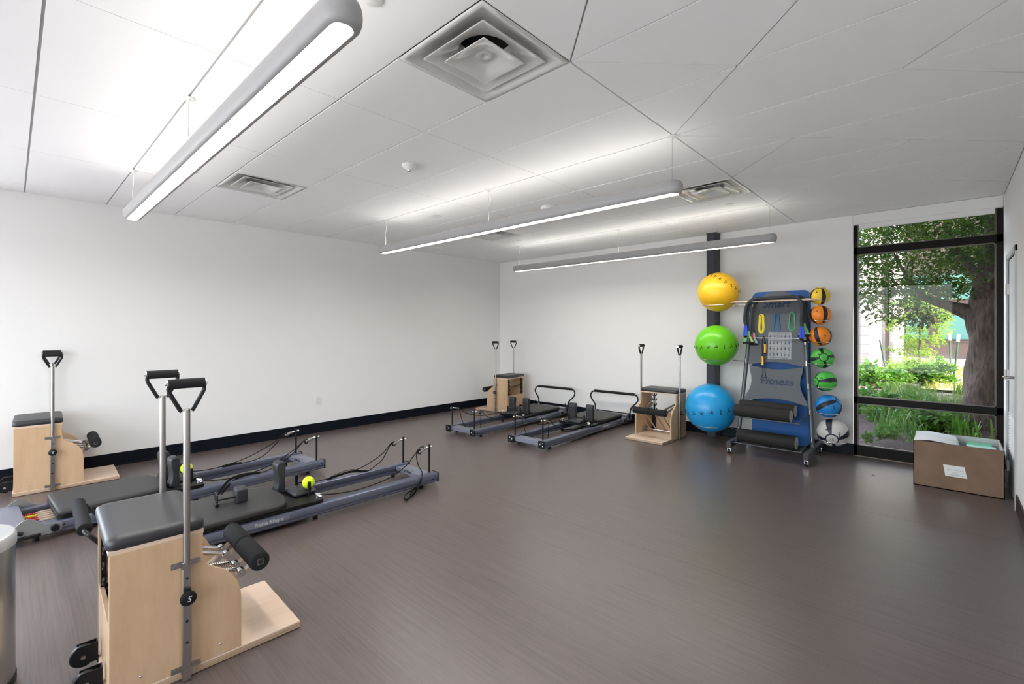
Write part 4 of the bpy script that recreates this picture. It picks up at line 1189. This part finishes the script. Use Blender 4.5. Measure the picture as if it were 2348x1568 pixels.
# foam rollers
def roller(label, c, L_, r_):
    t = thing('foam_roller', label, 'foam roller', c, R(-3), 'black foam rollers')
    MB().lathe([(0.0, -L_/2+0.001), (r_-0.008, -L_/2+0.001), (r_-0.002, -L_/2+0.002), (r_, -L_/2+0.008), (r_, L_/2-0.008), (r_-0.002, L_/2-0.002), (r_-0.008, L_/2-0.001), (0.0, L_/2-0.001)],
               M4=basis((0, 1, 0), (0, 0, 1), (0, 0, 0)), seg=48, cap=False).out('roller_body', M['roller'], t)
    for s in (-1, 1):
        MB().cyl((s*(L_/2-0.002), 0, 0), (s*(L_/2+0.0006), 0, 0), r_-0.007, 40).out('roller_end', M['rollerend'], t)
    return t
roller('black foam roller on the middle shelf, front one of the pair', (5.075, RY-0.215, 0.512), 0.60, 0.074)
roller('black foam roller on the middle shelf, behind the front one', (5.085, RY-0.055, 0.550), 0.60, 0.074)
roller('black foam roller alone on the bottom shelf of the rack', (5.110, RY-0.180, 0.215), 0.62, 0.076)

# poster on the panel
t = thing('exercise_poster', 'grey poster with rows of small exercise figures on the rack panel', 'poster', (RX, RY, 0))
def pb(x0, x1, z0, z1, off, name, mat, par, ):
    f = [(x0, yz(z0)-off, z0), (x1, yz(z0)-off, z0), (x1, yz(z1)-off, z1), (x0, yz(z1)-off, z1)]
    b = [(p[0], p[1]+0.001, p[2]) for p in f]
    return MB().loft([f, b]).out(name, mat, par, smooth=False)
pb(-0.085, 0.165, 1.130, 1.455, 0.0095, 'poster_sheet', M['poster'], t)
m = MB()
random.seed(4)
for row in range(4):
    for col in range(6):
        x = -0.060 + col*0.040; z = 1.395 - row*0.070
        y = yz(z)-0.0112; k = row*6+col
        for st in glyph(k) + [[(0, -.45), (.02, .1)]]:
            (ax, ay), (bx2, by2) = st
            m.tube([(x+ax*0.024, y, z+ay*0.042), (x+bx2*0.024, y, z+by2*0.042)], 0.001, 4, flat=(0.0020, 0.0005))
        m.sph((x, y, z+0.022), 0.0036, 6, 4, sc=(1, 0.2, 1))
for z in (1.443, 1.150, 1.142): m.bx(-0.06, 0.14, yz(z)-0.0113, yz(z)-0.0105, z-0.001, z+0.001)
m.out('poster_figures', M['navy'], t, smooth=False)

# flat loop bands on the panel
def band(label, mat, x, z, w, h, wid, lean):
    t = thing('resistance_band', label, 'resistance band', (RX+x, RY+yz(z), z), 0, 'loop bands pegged to the rack panel')
    pts = spline([(0, -0.030, 0), (w*0.5, -0.028, -0.012), (w*0.55, -0.024, -h*0.35), (w*0.62+lean, -0.022, -h*0.8), (w*0.3+lean, -0.026, -h), (-w*0.3+lean*0.5, -0.026, -h), (-w*0.62, -0.024, -h*0.78), (-w*0.42, -0.026, -h*0.3), (-w*0.35, -0.028, -0.012), (0, -0.030, 0)], 6)
    MB().tube(pts, 0.01, 8, flat=(0.0025, wid), up=(0, 1, 0)).out('loop', mat, t)
    MB().cyl((0, -0.006, -0.006), (0, -0.048, -0.006), 0.005, 10).out('peg', M['blk'], t)
    return t
band('yellow loop band pegged at the left of the rack panel', M['cyel'], -0.165, 1.665, 0.038, 0.215, 0.014, 0.0)
band('dark blue loop band pegged in the middle of the rack panel', M['cband'], 0.000, 1.668, 0.046, 0.205, 0.010, 0.01)
band('green loop band pegged at the right of the rack panel', M['cbgreen'], 0.165, 1.680, 0.050, 0.200, 0.006, 0.0)

# wooden dowels over the hooks
for dx, dy, dz, L_, lab, name in ((-0.025, -0.155, 1.826, 0.98, 'front one of two long wooden dowels across the rack top', 'f'), (0.02, -0.115, 1.834, 0.98, 'rear one of two long wooden dowels across the rack top', 'r')):
    t = thing('wooden_dowel', lab, 'wooden dowel', (RX+dx, RY+yz(1.8)+dy, dz), 0, 'wooden dowels on the rack')
    MB().cyl((-L_/2, 0, 0), (L_/2, 0, 0), 0.0095, 16).out('rod', M['dowel'], t)
    MB().sph((L_/2, 0, 0), 0.013, 12, 8).cyl((L_/2-0.10, 0, 0), (L_/2-0.092, 0, 0), 0.014, 14).cyl((L_/2-0.175, 0, 0), (L_/2-0.167, 0, 0), 0.014, 14).out('end_ferrule', M['chrome'], t)

# sleeved resistance tubes draped over the dowels
def drape(label, yo, xl, xr, zl, zr, r_, sag, straps, handle):
    t = thing('resistance_tube', label, 'resistance tube', (RX, RY, 0), 0, 'sleeved tubes draped over the dowels')
    y0_ = yz(1.8) + yo
    pts = spline([(xl-0.035, y0_-0.03, zl), (xl-0.045, y0_-0.03, 1.62), (xl-0.030, y0_-0.02, 1.76), (xl+0.015, y0_, 1.838), (xl+0.08, y0_, 1.858), (0, y0_, 1.862+sag), (xr-0.06, y0_, 1.862), (xr+0.005, y0_, 1.832), (xr+0.032, y0_-0.02, 1.74), (xr+0.030, y0_-0.03, 1.60), (xr+0.035, y0_-0.03, zr)], 9)
    m = MB()
    n_ = len(pts)
    loops = []
    for q in (0,): pass
    m.tube(pts, r_, 10)
    for k in range(0, n_-1):                     # gathered fabric ridges
        a = pts[k]; b = pts[k+1]; c_ = (a+b)/2; d = (b-a)
        if d.length < 1e-6: continue
        d.normalize(); m.cyl(c_-d*0.004, c_+d*0.004, r_*1.14, 10)
    m.out('sleeve', M['sleeve'], t)
    for (x, z, s1, s2) in ((xl-0.035, zl, straps[0], straps[1]), (xr+0.035, zr, straps[2], straps[3])):
        o = MB().tube(spline([(x, y0_-0.03, z+0.01), (x-0.010, y0_-0.032, z-0.06), (x-0.050*handle, y0_-0.035, z-0.145)], 5), 0.01, 8, flat=(0.0025, 0.012), up=(0, 1, 0)).out('strap', s1, t)
        o = MB().tube(spline([(x, y0_-0.03, z+0.01), (x+0.012, y0_-0.032, z-0.06), (x+0.050*handle, y0_-0.035, z-0.140)], 5), 0.01, 8, flat=(0.0025, 0.012), up=(0, 1, 0)).out('strap', s2, t)
        MB().cyl((x-0.062*handle, y0_-0.035, z-0.150), (x+0.062*handle, y0_-0.035, z-0.145), 0.0125, 14).out('grip', M['foam'], t)
    return t
drape('front sleeved resistance tube with blue straps draped over the dowels', -0.165, -0.265, 0.265, 1.545, 1.52, 0.0165, 0.0, (M['cblue'], M['cblue'], M['cblue'], M['cblue']), 0.28)
drape('middle sleeved resistance tube with green straps draped over the dowels', -0.120, -0.245, 0.280, 1.47, 1.56, 0.0155, 0.008, (M['cgreen'], M['clime'], M['clime'], M['cgreen']), 1.0)
drape('rear sleeved resistance tube with red and teal straps draped over the dowels', -0.075, -0.200, 0.300, 1.45, 1.50, 0.0140, 0.004, (M['cred'], M['cteal'], M['cteal'], M['cred']), 0.8)

# skipping rope
t = thing('skipping_rope', 'black skipping rope with yellow handles hanging from the hook bar', 'skipping rope', (RX, RY, 0))
yy = yz(1.38)-0.050
for x, zt, lab in ((-0.138, 1.105, 'l'), (-0.110, 1.255, 'r')):
    MB().tube([(x, yy, zt+0.055), (x+0.003, yy, zt+0.01), (x, yy, zt-0.055)], 0.011, 12, flat=(0.012, 0.010)).out('handle', M['handle_y'], t)
    MB().cyl((x, yy, zt+0.055), (x, yy, zt+0.085), 0.010, 12).cyl((x, yy, zt-0.055), (x, yy, zt-0.072), 0.011, 12).out('handle_end', M['blk'], t)
cd_ = MB()
cd_.tube(spline([(-0.138, yy, 1.19), (-0.142, yy, 1.28), (-0.130, yy-0.01, 1.385), (-0.118, yy, 1.39), (-0.112, yy, 1.34)], 6), 0.004, 6)
cd_.tube(spline([(-0.138, yy, 1.03), (-0.135, yy, 0.95), (-0.170, yy, 0.84), (-0.200, yy+0.01, 0.76), (-0.190, yy, 0.70), (-0.220, yy-0.01, 0.63), (-0.215, yy-0.02, 0.60)], 6), 0.003, 6)
cd_.tube(spline([(-0.110, yy, 1.185), (-0.112, yy, 1.0), (-0.095, yy, 0.88), (-0.075, yy, 0.72), (-0.045, yy-0.01, 0.63), (-0.05, yy-0.02, 0.60)], 6), 0.003, 6)
cd_.out('cord', M['rope'], t)

# ------------------------------------------------------------------ cardboard box
bxx0, bxx1, byy0, byy1, bh = 6.413, 7.018, -0.870, -0.300, 0.425
t = thing('cardboard_box', 'open brown cardboard box with a white shipping label in front of the window', 'box', ((bxx0+bxx1)/2, (byy0+byy1)/2, 0))
hx, hy = (bxx1-bxx0)/2, (byy1-byy0)/2
m = MB()
m.bx(-hx, hx, -hy, -hy+0.006, 0.001, bh); m.bx(-hx, hx, hy-0.006, hy, 0.001, bh)
m.bx(-hx, -hx+0.006, -hy, hy, 0.001, bh); m.bx(hx-0.006, hx, -hy, hy, 0.001, bh)
m.bx(-hx, hx, -hy, hy, 0.001, 0.008)
m.out('box_wall', M['card'], t)
m = MB().bx(-hx+0.007, hx-0.007, -hy+0.007, -hy+0.009, 0.01, bh-0.002).bx(-hx+0.007, hx-0.007, hy-0.009, hy-0.007, 0.01, bh-0.002).bx(-hx+0.007, -hx+0.009, -hy+0.007, hy-0.007, 0.01, bh-0.002).bx(hx-0.009, hx-0.007, -hy+0.007, hy-0.007, 0.01, bh-0.002)
m.out('box_lining', M['cardin'], t)
m = MB().tube([(-hx+0.003, -hy+0.02, bh), (-hx+0.10, -hy+0.02, bh+0.012), (0.01, -hy+0.02, bh-0.015)], 0.01, 4, flat=(0.0015, 0.0015)); m.bm.free()
m = MB().loft([[(-hx+0.004, -hy+0.01, bh+0.001), (-hx+0.004, hy-0.01, bh+0.001)], [(-hx+0.12, -hy+0.012, bh+0.016), (-hx+0.12, hy-0.02, bh+0.012)], [(0.00, -hy+0.014, bh-0.002), (-0.01, hy-0.05, bh-0.004)], [(0.02, -hy+0.016, bh-0.022), (0.01, hy-0.06, bh-0.02)]], close=False, cap0=False, cap1=False)
o = m.out('box_flap', M['whiteflap'], t, angle=60); sd = o.modifiers.new('s', 'SOLIDIFY'); sd.thickness = 0.003
m = MB().loft([[(hx-0.003, -hy+0.05, bh), (hx-0.003, hy-0.03, bh)], [(hx+0.010, -hy+0.07, bh-0.06), (hx+0.012, hy-0.03, bh-0.09)], [(hx+0.022, -hy+0.10, bh-0.16), (hx+0.018, hy-0.05, bh-0.18)]], close=False, cap0=False, cap1=False)
o = m.out('side_flap', M['whiteflap'], t, angle=60); sd = o.modifiers.new('s', 'SOLIDIFY'); sd.thickness = 0.003
yl = -hy-0.0012
lab_ = MB().poly([(-0.093, yl, 0.232), (0.050, yl, 0.232), (0.068, yl, 0.130), (-0.078, yl, 0.130)]).out('shipping_label', M['label'], t, smooth=False)
m = MB()
for z, a, b in ((0.192, -0.066, 0.042), (0.170, -0.028, 0.006), (0.160, -0.022, 0.010), (0.151, -0.060, 0.050), (0.146, -0.060, 0.044)):
    x = a
    random.seed(int(z*1000))
    while x < b:
        w = random.uniform(0.003, 0.009); m.bx(x, min(x+w, b), yl-0.0006, yl-0.0002, z-0.0013, z+0.0013); x += w+0.0022
m.out('label_print', M['grey_print'], lab_, smooth=False)
o = MB().box((0, 0, 0), (0.20, 0.30, 0.06), Matrix.Rotation(R(8), 3, 'X')).out('green_package', M['papermint'], bevel=0.006)
tag(o, 'pale mint package lying in the open cardboard box', 'package'); o.location = (6.885, -0.66, 0.335)
o = MB().box((0, 0, 0), (0.17, 0.20, 0.05), Matrix.Rotation(R(-10), 3, 'X')).out('green_package', M['papergreen'], bevel=0.006)
tag(o, 'darker green package behind the mint one in the cardboard box', 'package'); o.location = (6.875, -0.40, 0.360)

# floor anchor and a speck
o = MB().lathe([(0.0, 0.0003), (0.022, 0.0003), (0.020, 0.003), (0.010, 0.004), (0.010, 0.010), (0, 0.011)], cap=False, seg=20).out('floor_cap', M['satin'])
tag(o, 'small round metal cap on the floor in front of the window', 'floor cap'); o.location = (6.093, -0.767, 0)

# ------------------------------------------------------------------ outdoors beyond the window
struct(MB().bx(-4, WX, 0.16, 0.32, -0.4, 8.5).bx(WX, RW, 0.16, 0.32, CE+0.05, 8.5).bx(WX, RW, 0.16, 0.32, -0.4, -0.06).bx(RW, 9.2, 0.16, 0.32, -0.4, 8.5).out('wall_exterior', M['stucco'], smooth=False, recalc=False))
struct(MB().bx(9.2, 9.5, 0.16, 7.6, -0.4, 8.5).out('shade_wing', M['stucco'], smooth=False))  # unseen wing, added to keep the sun off the near garden
struct(MB().bx(-24, 20, -32, -9.8, -0.2, -0.1).bx(-24, -0.3, -9.8, 0, -0.2, -0.1).out('bounce_paving', M['whitewall'], smooth=False))  # unseen bright paving, added to bounce sunlight through the added windows
struct(MB().bx(-0.3, 9.5, -9.8, 0.32, 8.4, 8.6).out('roof', M['stucco'], smooth=False))
rnd = random.Random(11)
def ground(name, mat, x0, x1, ya, yb, nx, ny, amp, z=-0.10, kind=None):
    m = MB(); g = []
    for j in range(ny+1):
        row = []
        for i in range(nx+1):
            x = x0+(x1-x0)*i/nx; y = ya+(yb-ya)*j/ny
            row.append(m.bm.verts.new((x, y, z + amp*(math.sin(x*1.7+y*0.6)+math.sin(y*1.3-x*0.4))*0.5 + rnd.uniform(-1, 1)*amp*0.3)))
        g.append(row)
    for j in range(ny):
        for i in range(nx): m.bm.faces.new((g[j][i], g[j][i+1], g[j+1][i+1], g[j+1][i]))
    return m.out(name, mat, angle=80)
struct(ground('ground', M['mulch'], -6, 30, 0.33, 60, 50, 70, 0.05, -0.12))
struct(ground('lawn_ground', M['sungrass'], 6.15, 22, 9.6, 30, 40, 40, 0.03, -0.045))
struct(ground('path', M['bark'], 3.4, 5.25, 3.0, 22, 12, 60, 0.02, -0.045))
# stone building to the left of the view: end toned darker for shade, side paler for sun
struct(MB().bx(-2, 4.62, 13.9, 14.2, -0.3, 9).out('wall_stone_front', M['stoneShade'], smooth=False))
struct(MB().bx(4.40, 4.66, 13.88, 18.2, -0.3, 9).out('wall_stone_side', M['stoneSun'], smooth=False))
struct(MB().bx(4.2, 5.02, 18.2, 18.5, -0.3, 9).out('wall_stone_recess', M['stoneShade'], smooth=False))
struct(MB().bx(4.80, 5.05, 18.5, 25.0, -0.3, 9).out('wall_stone_back', M['stoneSun'], smooth=False))
t = thing('downspout', 'dark brown downspout running down the stone wall corner outside', 'downspout', (4.86, 18.0, 0))
m = MB().bx(-0.07, 0.07, -0.06, 0.06, 0.1, 9)
m.out('pipe', M['spout'], t, bevel=0.01)
MB().tube([(0, 0, 0.14), (0.02, -0.10, 0.05), (0.06, -0.45, 0.0)], 0.06, 4).out('outlet_elbow', M['spout'], t)
# far building: brown siding, teal glass, low wall, white block
t = thing('building', 'brown sided building with a teal window beyond the garden', 'building', (5.0, 25.2, 0))
MB().bx(0, 4.4, 0.0, 0.3, 0.9, 8.0).out('siding', M['brown'], t, smooth=False)
for z0, z1 in ((0.95, 2.25), (2.95, 4.3)):
    f = MB().bx(0.06, 1.02, -0.05, 0.02, z0, z1).out('window_frame', M['spout'], t, smooth=False)
    MB().bx(0.12, 0.96, -0.06, -0.05, z0+0.06, z1-0.06).out('window_pane', M['teal'], f, smooth=False)
    MB().bx(1.35, 3.3, -0.05, 0.02, z0, z1).out('window_frame', M['spout'], t, smooth=False)
    f = MB().bx(1.42, 3.22, -0.06, -0.05, z0+0.06, z1-0.06).out('window_pane', M['teal'], t, smooth=False)
t = thing('garden_wall', 'low brown boarded wall with pale base behind the young tree', 'low wall', (5.0, 24.6, 0))
MB().bx(0, 9.0, 0.0, 0.2, -0.1, 0.86).out('wall_board', M['brown'], t, smooth=False)
MB().bx(0, 9.0, -0.03, 0.23, 0.86, 0.94).out('wall_cap', M['spout'], t, smooth=False)
MB().bx(-0.3, 9.0, -0.6, 0.0, -0.15, 0.06).out('kerb', M['whitewall'], t, smooth=False)
o = MB().bx(8.0, 26, 30.0, 30.4, -0.2, 9).out('building', M['whitewall'], smooth=False)
tag(o, 'bright white building wall seen between the tree trunk and the brown building', 'building')

def leaf_blob(m, c, rad, n, size, droop=0.0, flat=1.0):
    """n pointed leaves scattered through a soft ball"""
    for _ in range(n):
        while True:
            v = Vector((rnd.uniform(-1, 1), rnd.uniform(-1, 1), rnd.uniform(-1, 1)))
            if v.length <= 1: break
        p = Vector(c) + Vector((v.x*rad, v.y*rad, v.z*rad*flat))
        d = Vector((rnd.uniform(-1, 1), rnd.uniform(-1, 1), rnd.uniform(-0.8, 0.5)-droop)).normalized()
        w = d.cross(Vector((rnd.uniform(-.5, .5), rnd.uniform(-.5, .5), 1))).normalized()
        L_ = size*rnd.uniform(0.7, 1.25); q = w.cross(d)*L_*0.12
        a = m.bm.verts.new(p); b = m.bm.verts.new(p+d*L_*0.5+w*L_*0.24+q); c2 = m.bm.verts.new(p+d*L_); e = m.bm.verts.new(p+d*L_*0.5-w*L_*0.24+q)
        m.bm.faces.new((a, b, c2, e))
# the big tree
t = thing('tree', 'large shade tree with thick rough trunk just outside the window', 'tree', (7.10, 3.80, -0.1))
def limb(pts, rs, seg=18):
    pts = [Vector(p) for p in pts]; sp = spline(pts, 6); n_ = len(sp)
    loops = []
    for i, p in enumerate(sp):
        f = i/(n_-1)*(len(rs)-1); k = min(int(f), len(rs)-2); r = rs[k]+(rs[k+1]-rs[k])*(f-k)
        tt = (sp[min(i+1, n_-1)]-sp[max(i-1, 0)]).normalized()
        u = (Vector((1, 0, 0))-tt*tt.x); u = u.normalized() if u.length > 0.1 else tt.orthogonal().normalized(); w = tt.cross(u)
        loops.append([p+(u*math.cos(2*PI*j/seg)+w*math.sin(2*PI*j/seg))*r*(1+0.06*math.sin(j*5.0+i*0.7)+0.03*math.sin(j*11+i)) for j in range(seg)])
    return loops
MB().loft(limb([(0, 0, -0.1), (0.03, 0.02, 0.5), (0.06, 0.05, 1.2), (0.08, 0.05, 2.0), (0.15, 0.1, 3.2), (0.1, 0.2, 5.5)], [0.42, 0.30, 0.265, 0.27, 0.17, 0.08])).out('trunk', M['trunk'], t, angle=80)
MB().loft(limb([(0.0, 0.0, 1.55), (-0.16, 0.02, 1.84), (-0.40, 0.05, 1.97), (-0.75, 0.1, 2.16), (-1.0, 0.2, 2.6), (-1.2, 0.3, 3.1)], [0.20, 0.13, 0.085, 0.045, 0.025, 0.01])).out('bough', M['trunk'], t, angle=80)
MB().loft(limb([(0.05, 0.0, 2.0), (-0.15, -0.4, 2.5), (-0.42, -0.7, 3.0), (-0.5, -0.8, 4.2)], [0.12, 0.06, 0.045, 0.03])).out('bough', M['trunk'], t, angle=80)
m = MB()
for _ in range(330):
    x = rnd.uniform(-2.1, 1.6); y = rnd.uniform(-1.7, 2.0)
    lo = 1.95 + 0.35*max(0, -x-1.2) + 0.10*math.sin(x*3)
    if x > -0.15: lo = 2.35
    z = rnd.uniform(lo+0.1, 5.0)
    if x < -1.3 and rnd.random() < 0.45: continue
    leaf_blob(m, (x, y, z), rnd.uniform(0.22, 0.42), 130, 0.085)
for (x, y, z, r, n_) in ((-2.05, 0.4, 2.02, 0.20, 90), (-1.85, 0.2, 1.98, 0.16, 70), (-1.0, 0.2, 1.86, 0.22, 130), (-1.35, 0.4, 1.95, 0.25, 130), (-0.75, 0.0, 1.82, 0.18, 110), (-1.6, 0.5, 2.2, 0.25, 110), (-0.25, -0.1, 2.25, 0.2, 90), (-2.0, 0.3, 2.6, .25, 90)):
    leaf_blob(m, (x, y, z), r, n_, 0.10, 0.2)
m.out('crown', M['leafd'], t, smooth=False, recalc=False)
for k, (x, y, z) in enumerate(((-2.05, 0.4, 2.05), (-1.35, 0.4, 2.05), (-1.0, 0.3, 2.6), (-1.6, 0.3, 3.1))):
    MB().tube(spline([(-0.9, 0.1, 2.25), (x*0.6-0.3, y, z+0.22), (x, y, z)], 5), 0.010, 6).out('twig', M['trunk'], t)
# young tree with its stakes
t = thing('young_tree', 'slender young tree with pale green leaves in the garden bed', 'tree', (6.02, 12.6, -0.1))
MB().loft(limb([(0, 0, 0), (0.01, 0, 0.6), (0.03, 0, 1.5), (0.02, 0, 2.6)], [0.055, 0.045, 0.03, 0.012], 10)).out('trunk', M['trunk'], t)
m = MB()
for k in range(62):
    z = rnd.uniform(0.95, 3.0); r = (0.95 if z < 2 else 0.7)*rnd.uniform(0.1, 1.0); a = rnd.uniform(0, 2*PI)
    leaf_blob(m, (r*math.cos(a), r*math.sin(a)*0.7, z - 0.15*r), 0.20, 55, 0.10, 0.3, 0.6)
m.out('crown', M['leafl'], t, smooth=False, recalc=False)
for k, (x, y, x2, lab) in enumerate(((5.28, 12.2, 5.05, 'leaning dark green stake left of the young tree'), (6.75, 12.9, 6.72, 'dark green stake with pale top close to the young tree'), (6.78, 11.2, 6.90, 'dark green stake with pale top beside the big trunk'))):
    tt = thing('tree_stake', lab, 'garden stake', (x, y, -0.1))
    MB().cyl((0, 0, 0), (x2-x, 0, 1.45), 0.022, 8).out('stake_rod', M['stake'], tt)
    MB().cyl(((x2-x)*0.86, 0, 1.25), (x2-x, 0, 1.46), 0.035, 8).out('stake_cap', M['whitewall'], tt)
# shrubs
def shrub(label, x, y, r, h, n_, mat, size, name='garden_shrub', cat='shrub', grp='shrubs in the garden bed'):
    m = MB()
    for k in range(n_):
        a = rnd.uniform(0, 2*PI); rr = r*math.sqrt(rnd.random())
        leaf_blob(m, (rr*math.cos(a), rr*math.sin(a), h*rnd.uniform(0.15, 0.9)*(1-0.4*rr/r)), r*0.28, 42, size, -0.3)
    o = m.out(name, mat, smooth=False, recalc=False)
    tag(o, label, cat, grp); o.location = (x, y, -0.1)
    return o
shrub('broad bright green shrub at the foot of the stone wall downspout', 5.20, 9.6, 0.72, 0.72, 44, M['leafg'], 0.15)
shrub('bright green shrub left of the young tree trunk', 5.95, 10.6, 0.55, 0.80, 26, M['leafl'], 0.13)
shrub('tall leafy green plant right of the young tree trunk', 6.45, 10.3, 0.45, 0.95, 26, M['leafg'], 0.13)
shrub('yellow-green shrub near the low brown wall', 6.0, 13.6, 0.9, 0.8, 30, M['leafl'], 0.12)
shrub('low leafy ground plant close to the window, left end', 5.55, 4.9, 0.45, 0.38, 20, M['leafg'], 0.16)
shrub('low broad leafed plant in the middle of the window view', 6.02, 3.9, 0.48, 0.42, 26, M['leafg'], 0.17)
shrub('low broad leafed plant between the window and the trunk', 6.45, 3.0, 0.42, 0.36, 22, M['leafg'], 0.15)
shrub('small green plant directly under the left part of the window', 6.0, 1.55, 0.22, 0.30, 8, M['leafg'], 0.09)
def blades(label, x, y, r, h, n_, wid, lean, name, cat, grp, mat):
    m = MB()
    for k in range(n_):
        a = rnd.uniform(0, 2*PI); rr = r*math.sqrt(rnd.random()); bx0 = Vector((rr*math.cos(a), rr*math.sin(a), 0))
        b2 = rnd.uniform(0, 2*PI); l_ = lean*rnd.uniform(0.3, 1.2); hh = h*rnd.uniform(0.6, 1.1)
        d = Vector((math.cos(b2), math.sin(b2), 0)); w = Vector((-d.y, d.x, 0))*wid
        p = [bx0, bx0+d*l_*0.25+Vector((0, 0, hh*0.5)), bx0+d*l_*0.65+Vector((0, 0, hh*0.9)), bx0+d*l_*1.1+Vector((0, 0, hh*0.92))]
        v = [(m.bm.verts.new(q-w*f), m.bm.verts.new(q+w*f)) for q, f in zip(p[:3], (0.7, 1, 0.7))]; tip = m.bm.verts.new(p[3])
        for (a0, a1), (b0, b1) in zip(v[:-1], v[1:]): m.bm.faces.new((a0, a1, b1, b0))
        m.bm.faces.new((v[2][0], v[2][1], tip))
    o = m.out(name, mat, smooth=False, recalc=False); tag(o, label, cat, grp); o.location = (x, y, -0.1)
    return o
blades('soft round tuft of fine grass behind the middle window bar', 6.20, 6.6, 0.34, 0.42, 420, 0.004, 0.25, 'grass_tuft', 'grass', 'grass tufts in the bed', M['grass'])
blades('spreading tuft of fine grass left of the big trunk', 6.62, 5.9, 0.38, 0.34, 420, 0.004, 0.30, 'grass_tuft', 'grass', 'grass tufts in the bed', M['grass'])
blades('small far tuft of fine grass in the dark mulch', 5.70, 7.8, 0.22, 0.34, 200, 0.004, 0.2, 'grass_tuft', 'grass', 'grass tufts in the bed', M['grass'])
blades('small tuft of grass at the edge of the sun-yellow lawn', 6.95, 8.6, 0.25, 0.4, 200, 0.005, 0.2, 'grass_tuft', 'grass', 'grass tufts in the bed', M['grass'])
for k, (x, y, h, n_, lab) in enumerate(((6.05, 2.2, 0.42, 30, 'wide bladed plant low in the left of the window'), (6.35, 1.9, 0.34, 26, 'wide bladed plant behind the box corner'), (6.75, 2.1, 0.55, 16, 'tall bright bladed plant above the cardboard box'), (6.95, 1.6, 0.50, 14, 'bright bladed plant at the right end of the cardboard box'), (5.86, 3.2, 0.40, 26, 'bladed plant at the left window edge'))):
    blades(lab, x, y, 0.16, h, n_, 0.012, 0.22, 'bladed_plant', 'plant', 'bladed plants by the window', M['leafg'])
# wisps in the lawn patch coloured yellow for sunlight
m = MB()
for _ in range(2600):
    x = rnd.uniform(6.2, 10); y = rnd.uniform(9.7, 19); h = rnd.uniform(0.08, 0.30); a = rnd.uniform(0, 2*PI)
    p = Vector((x, y, -0.05)); w = Vector((math.cos(a), math.sin(a), 0))*0.008
    m.bm.faces.new(m.ring((p-w, p+w, p+Vector((rnd.uniform(-.08, .08), rnd.uniform(-.08, .08), h)))))
o = m.out('sun_yellow_grass', M['sungrass'], smooth=False, recalc=False)
tag(o, 'grass coloured sunlit yellow beyond the shaded bed', 'grass', kind='stuff')
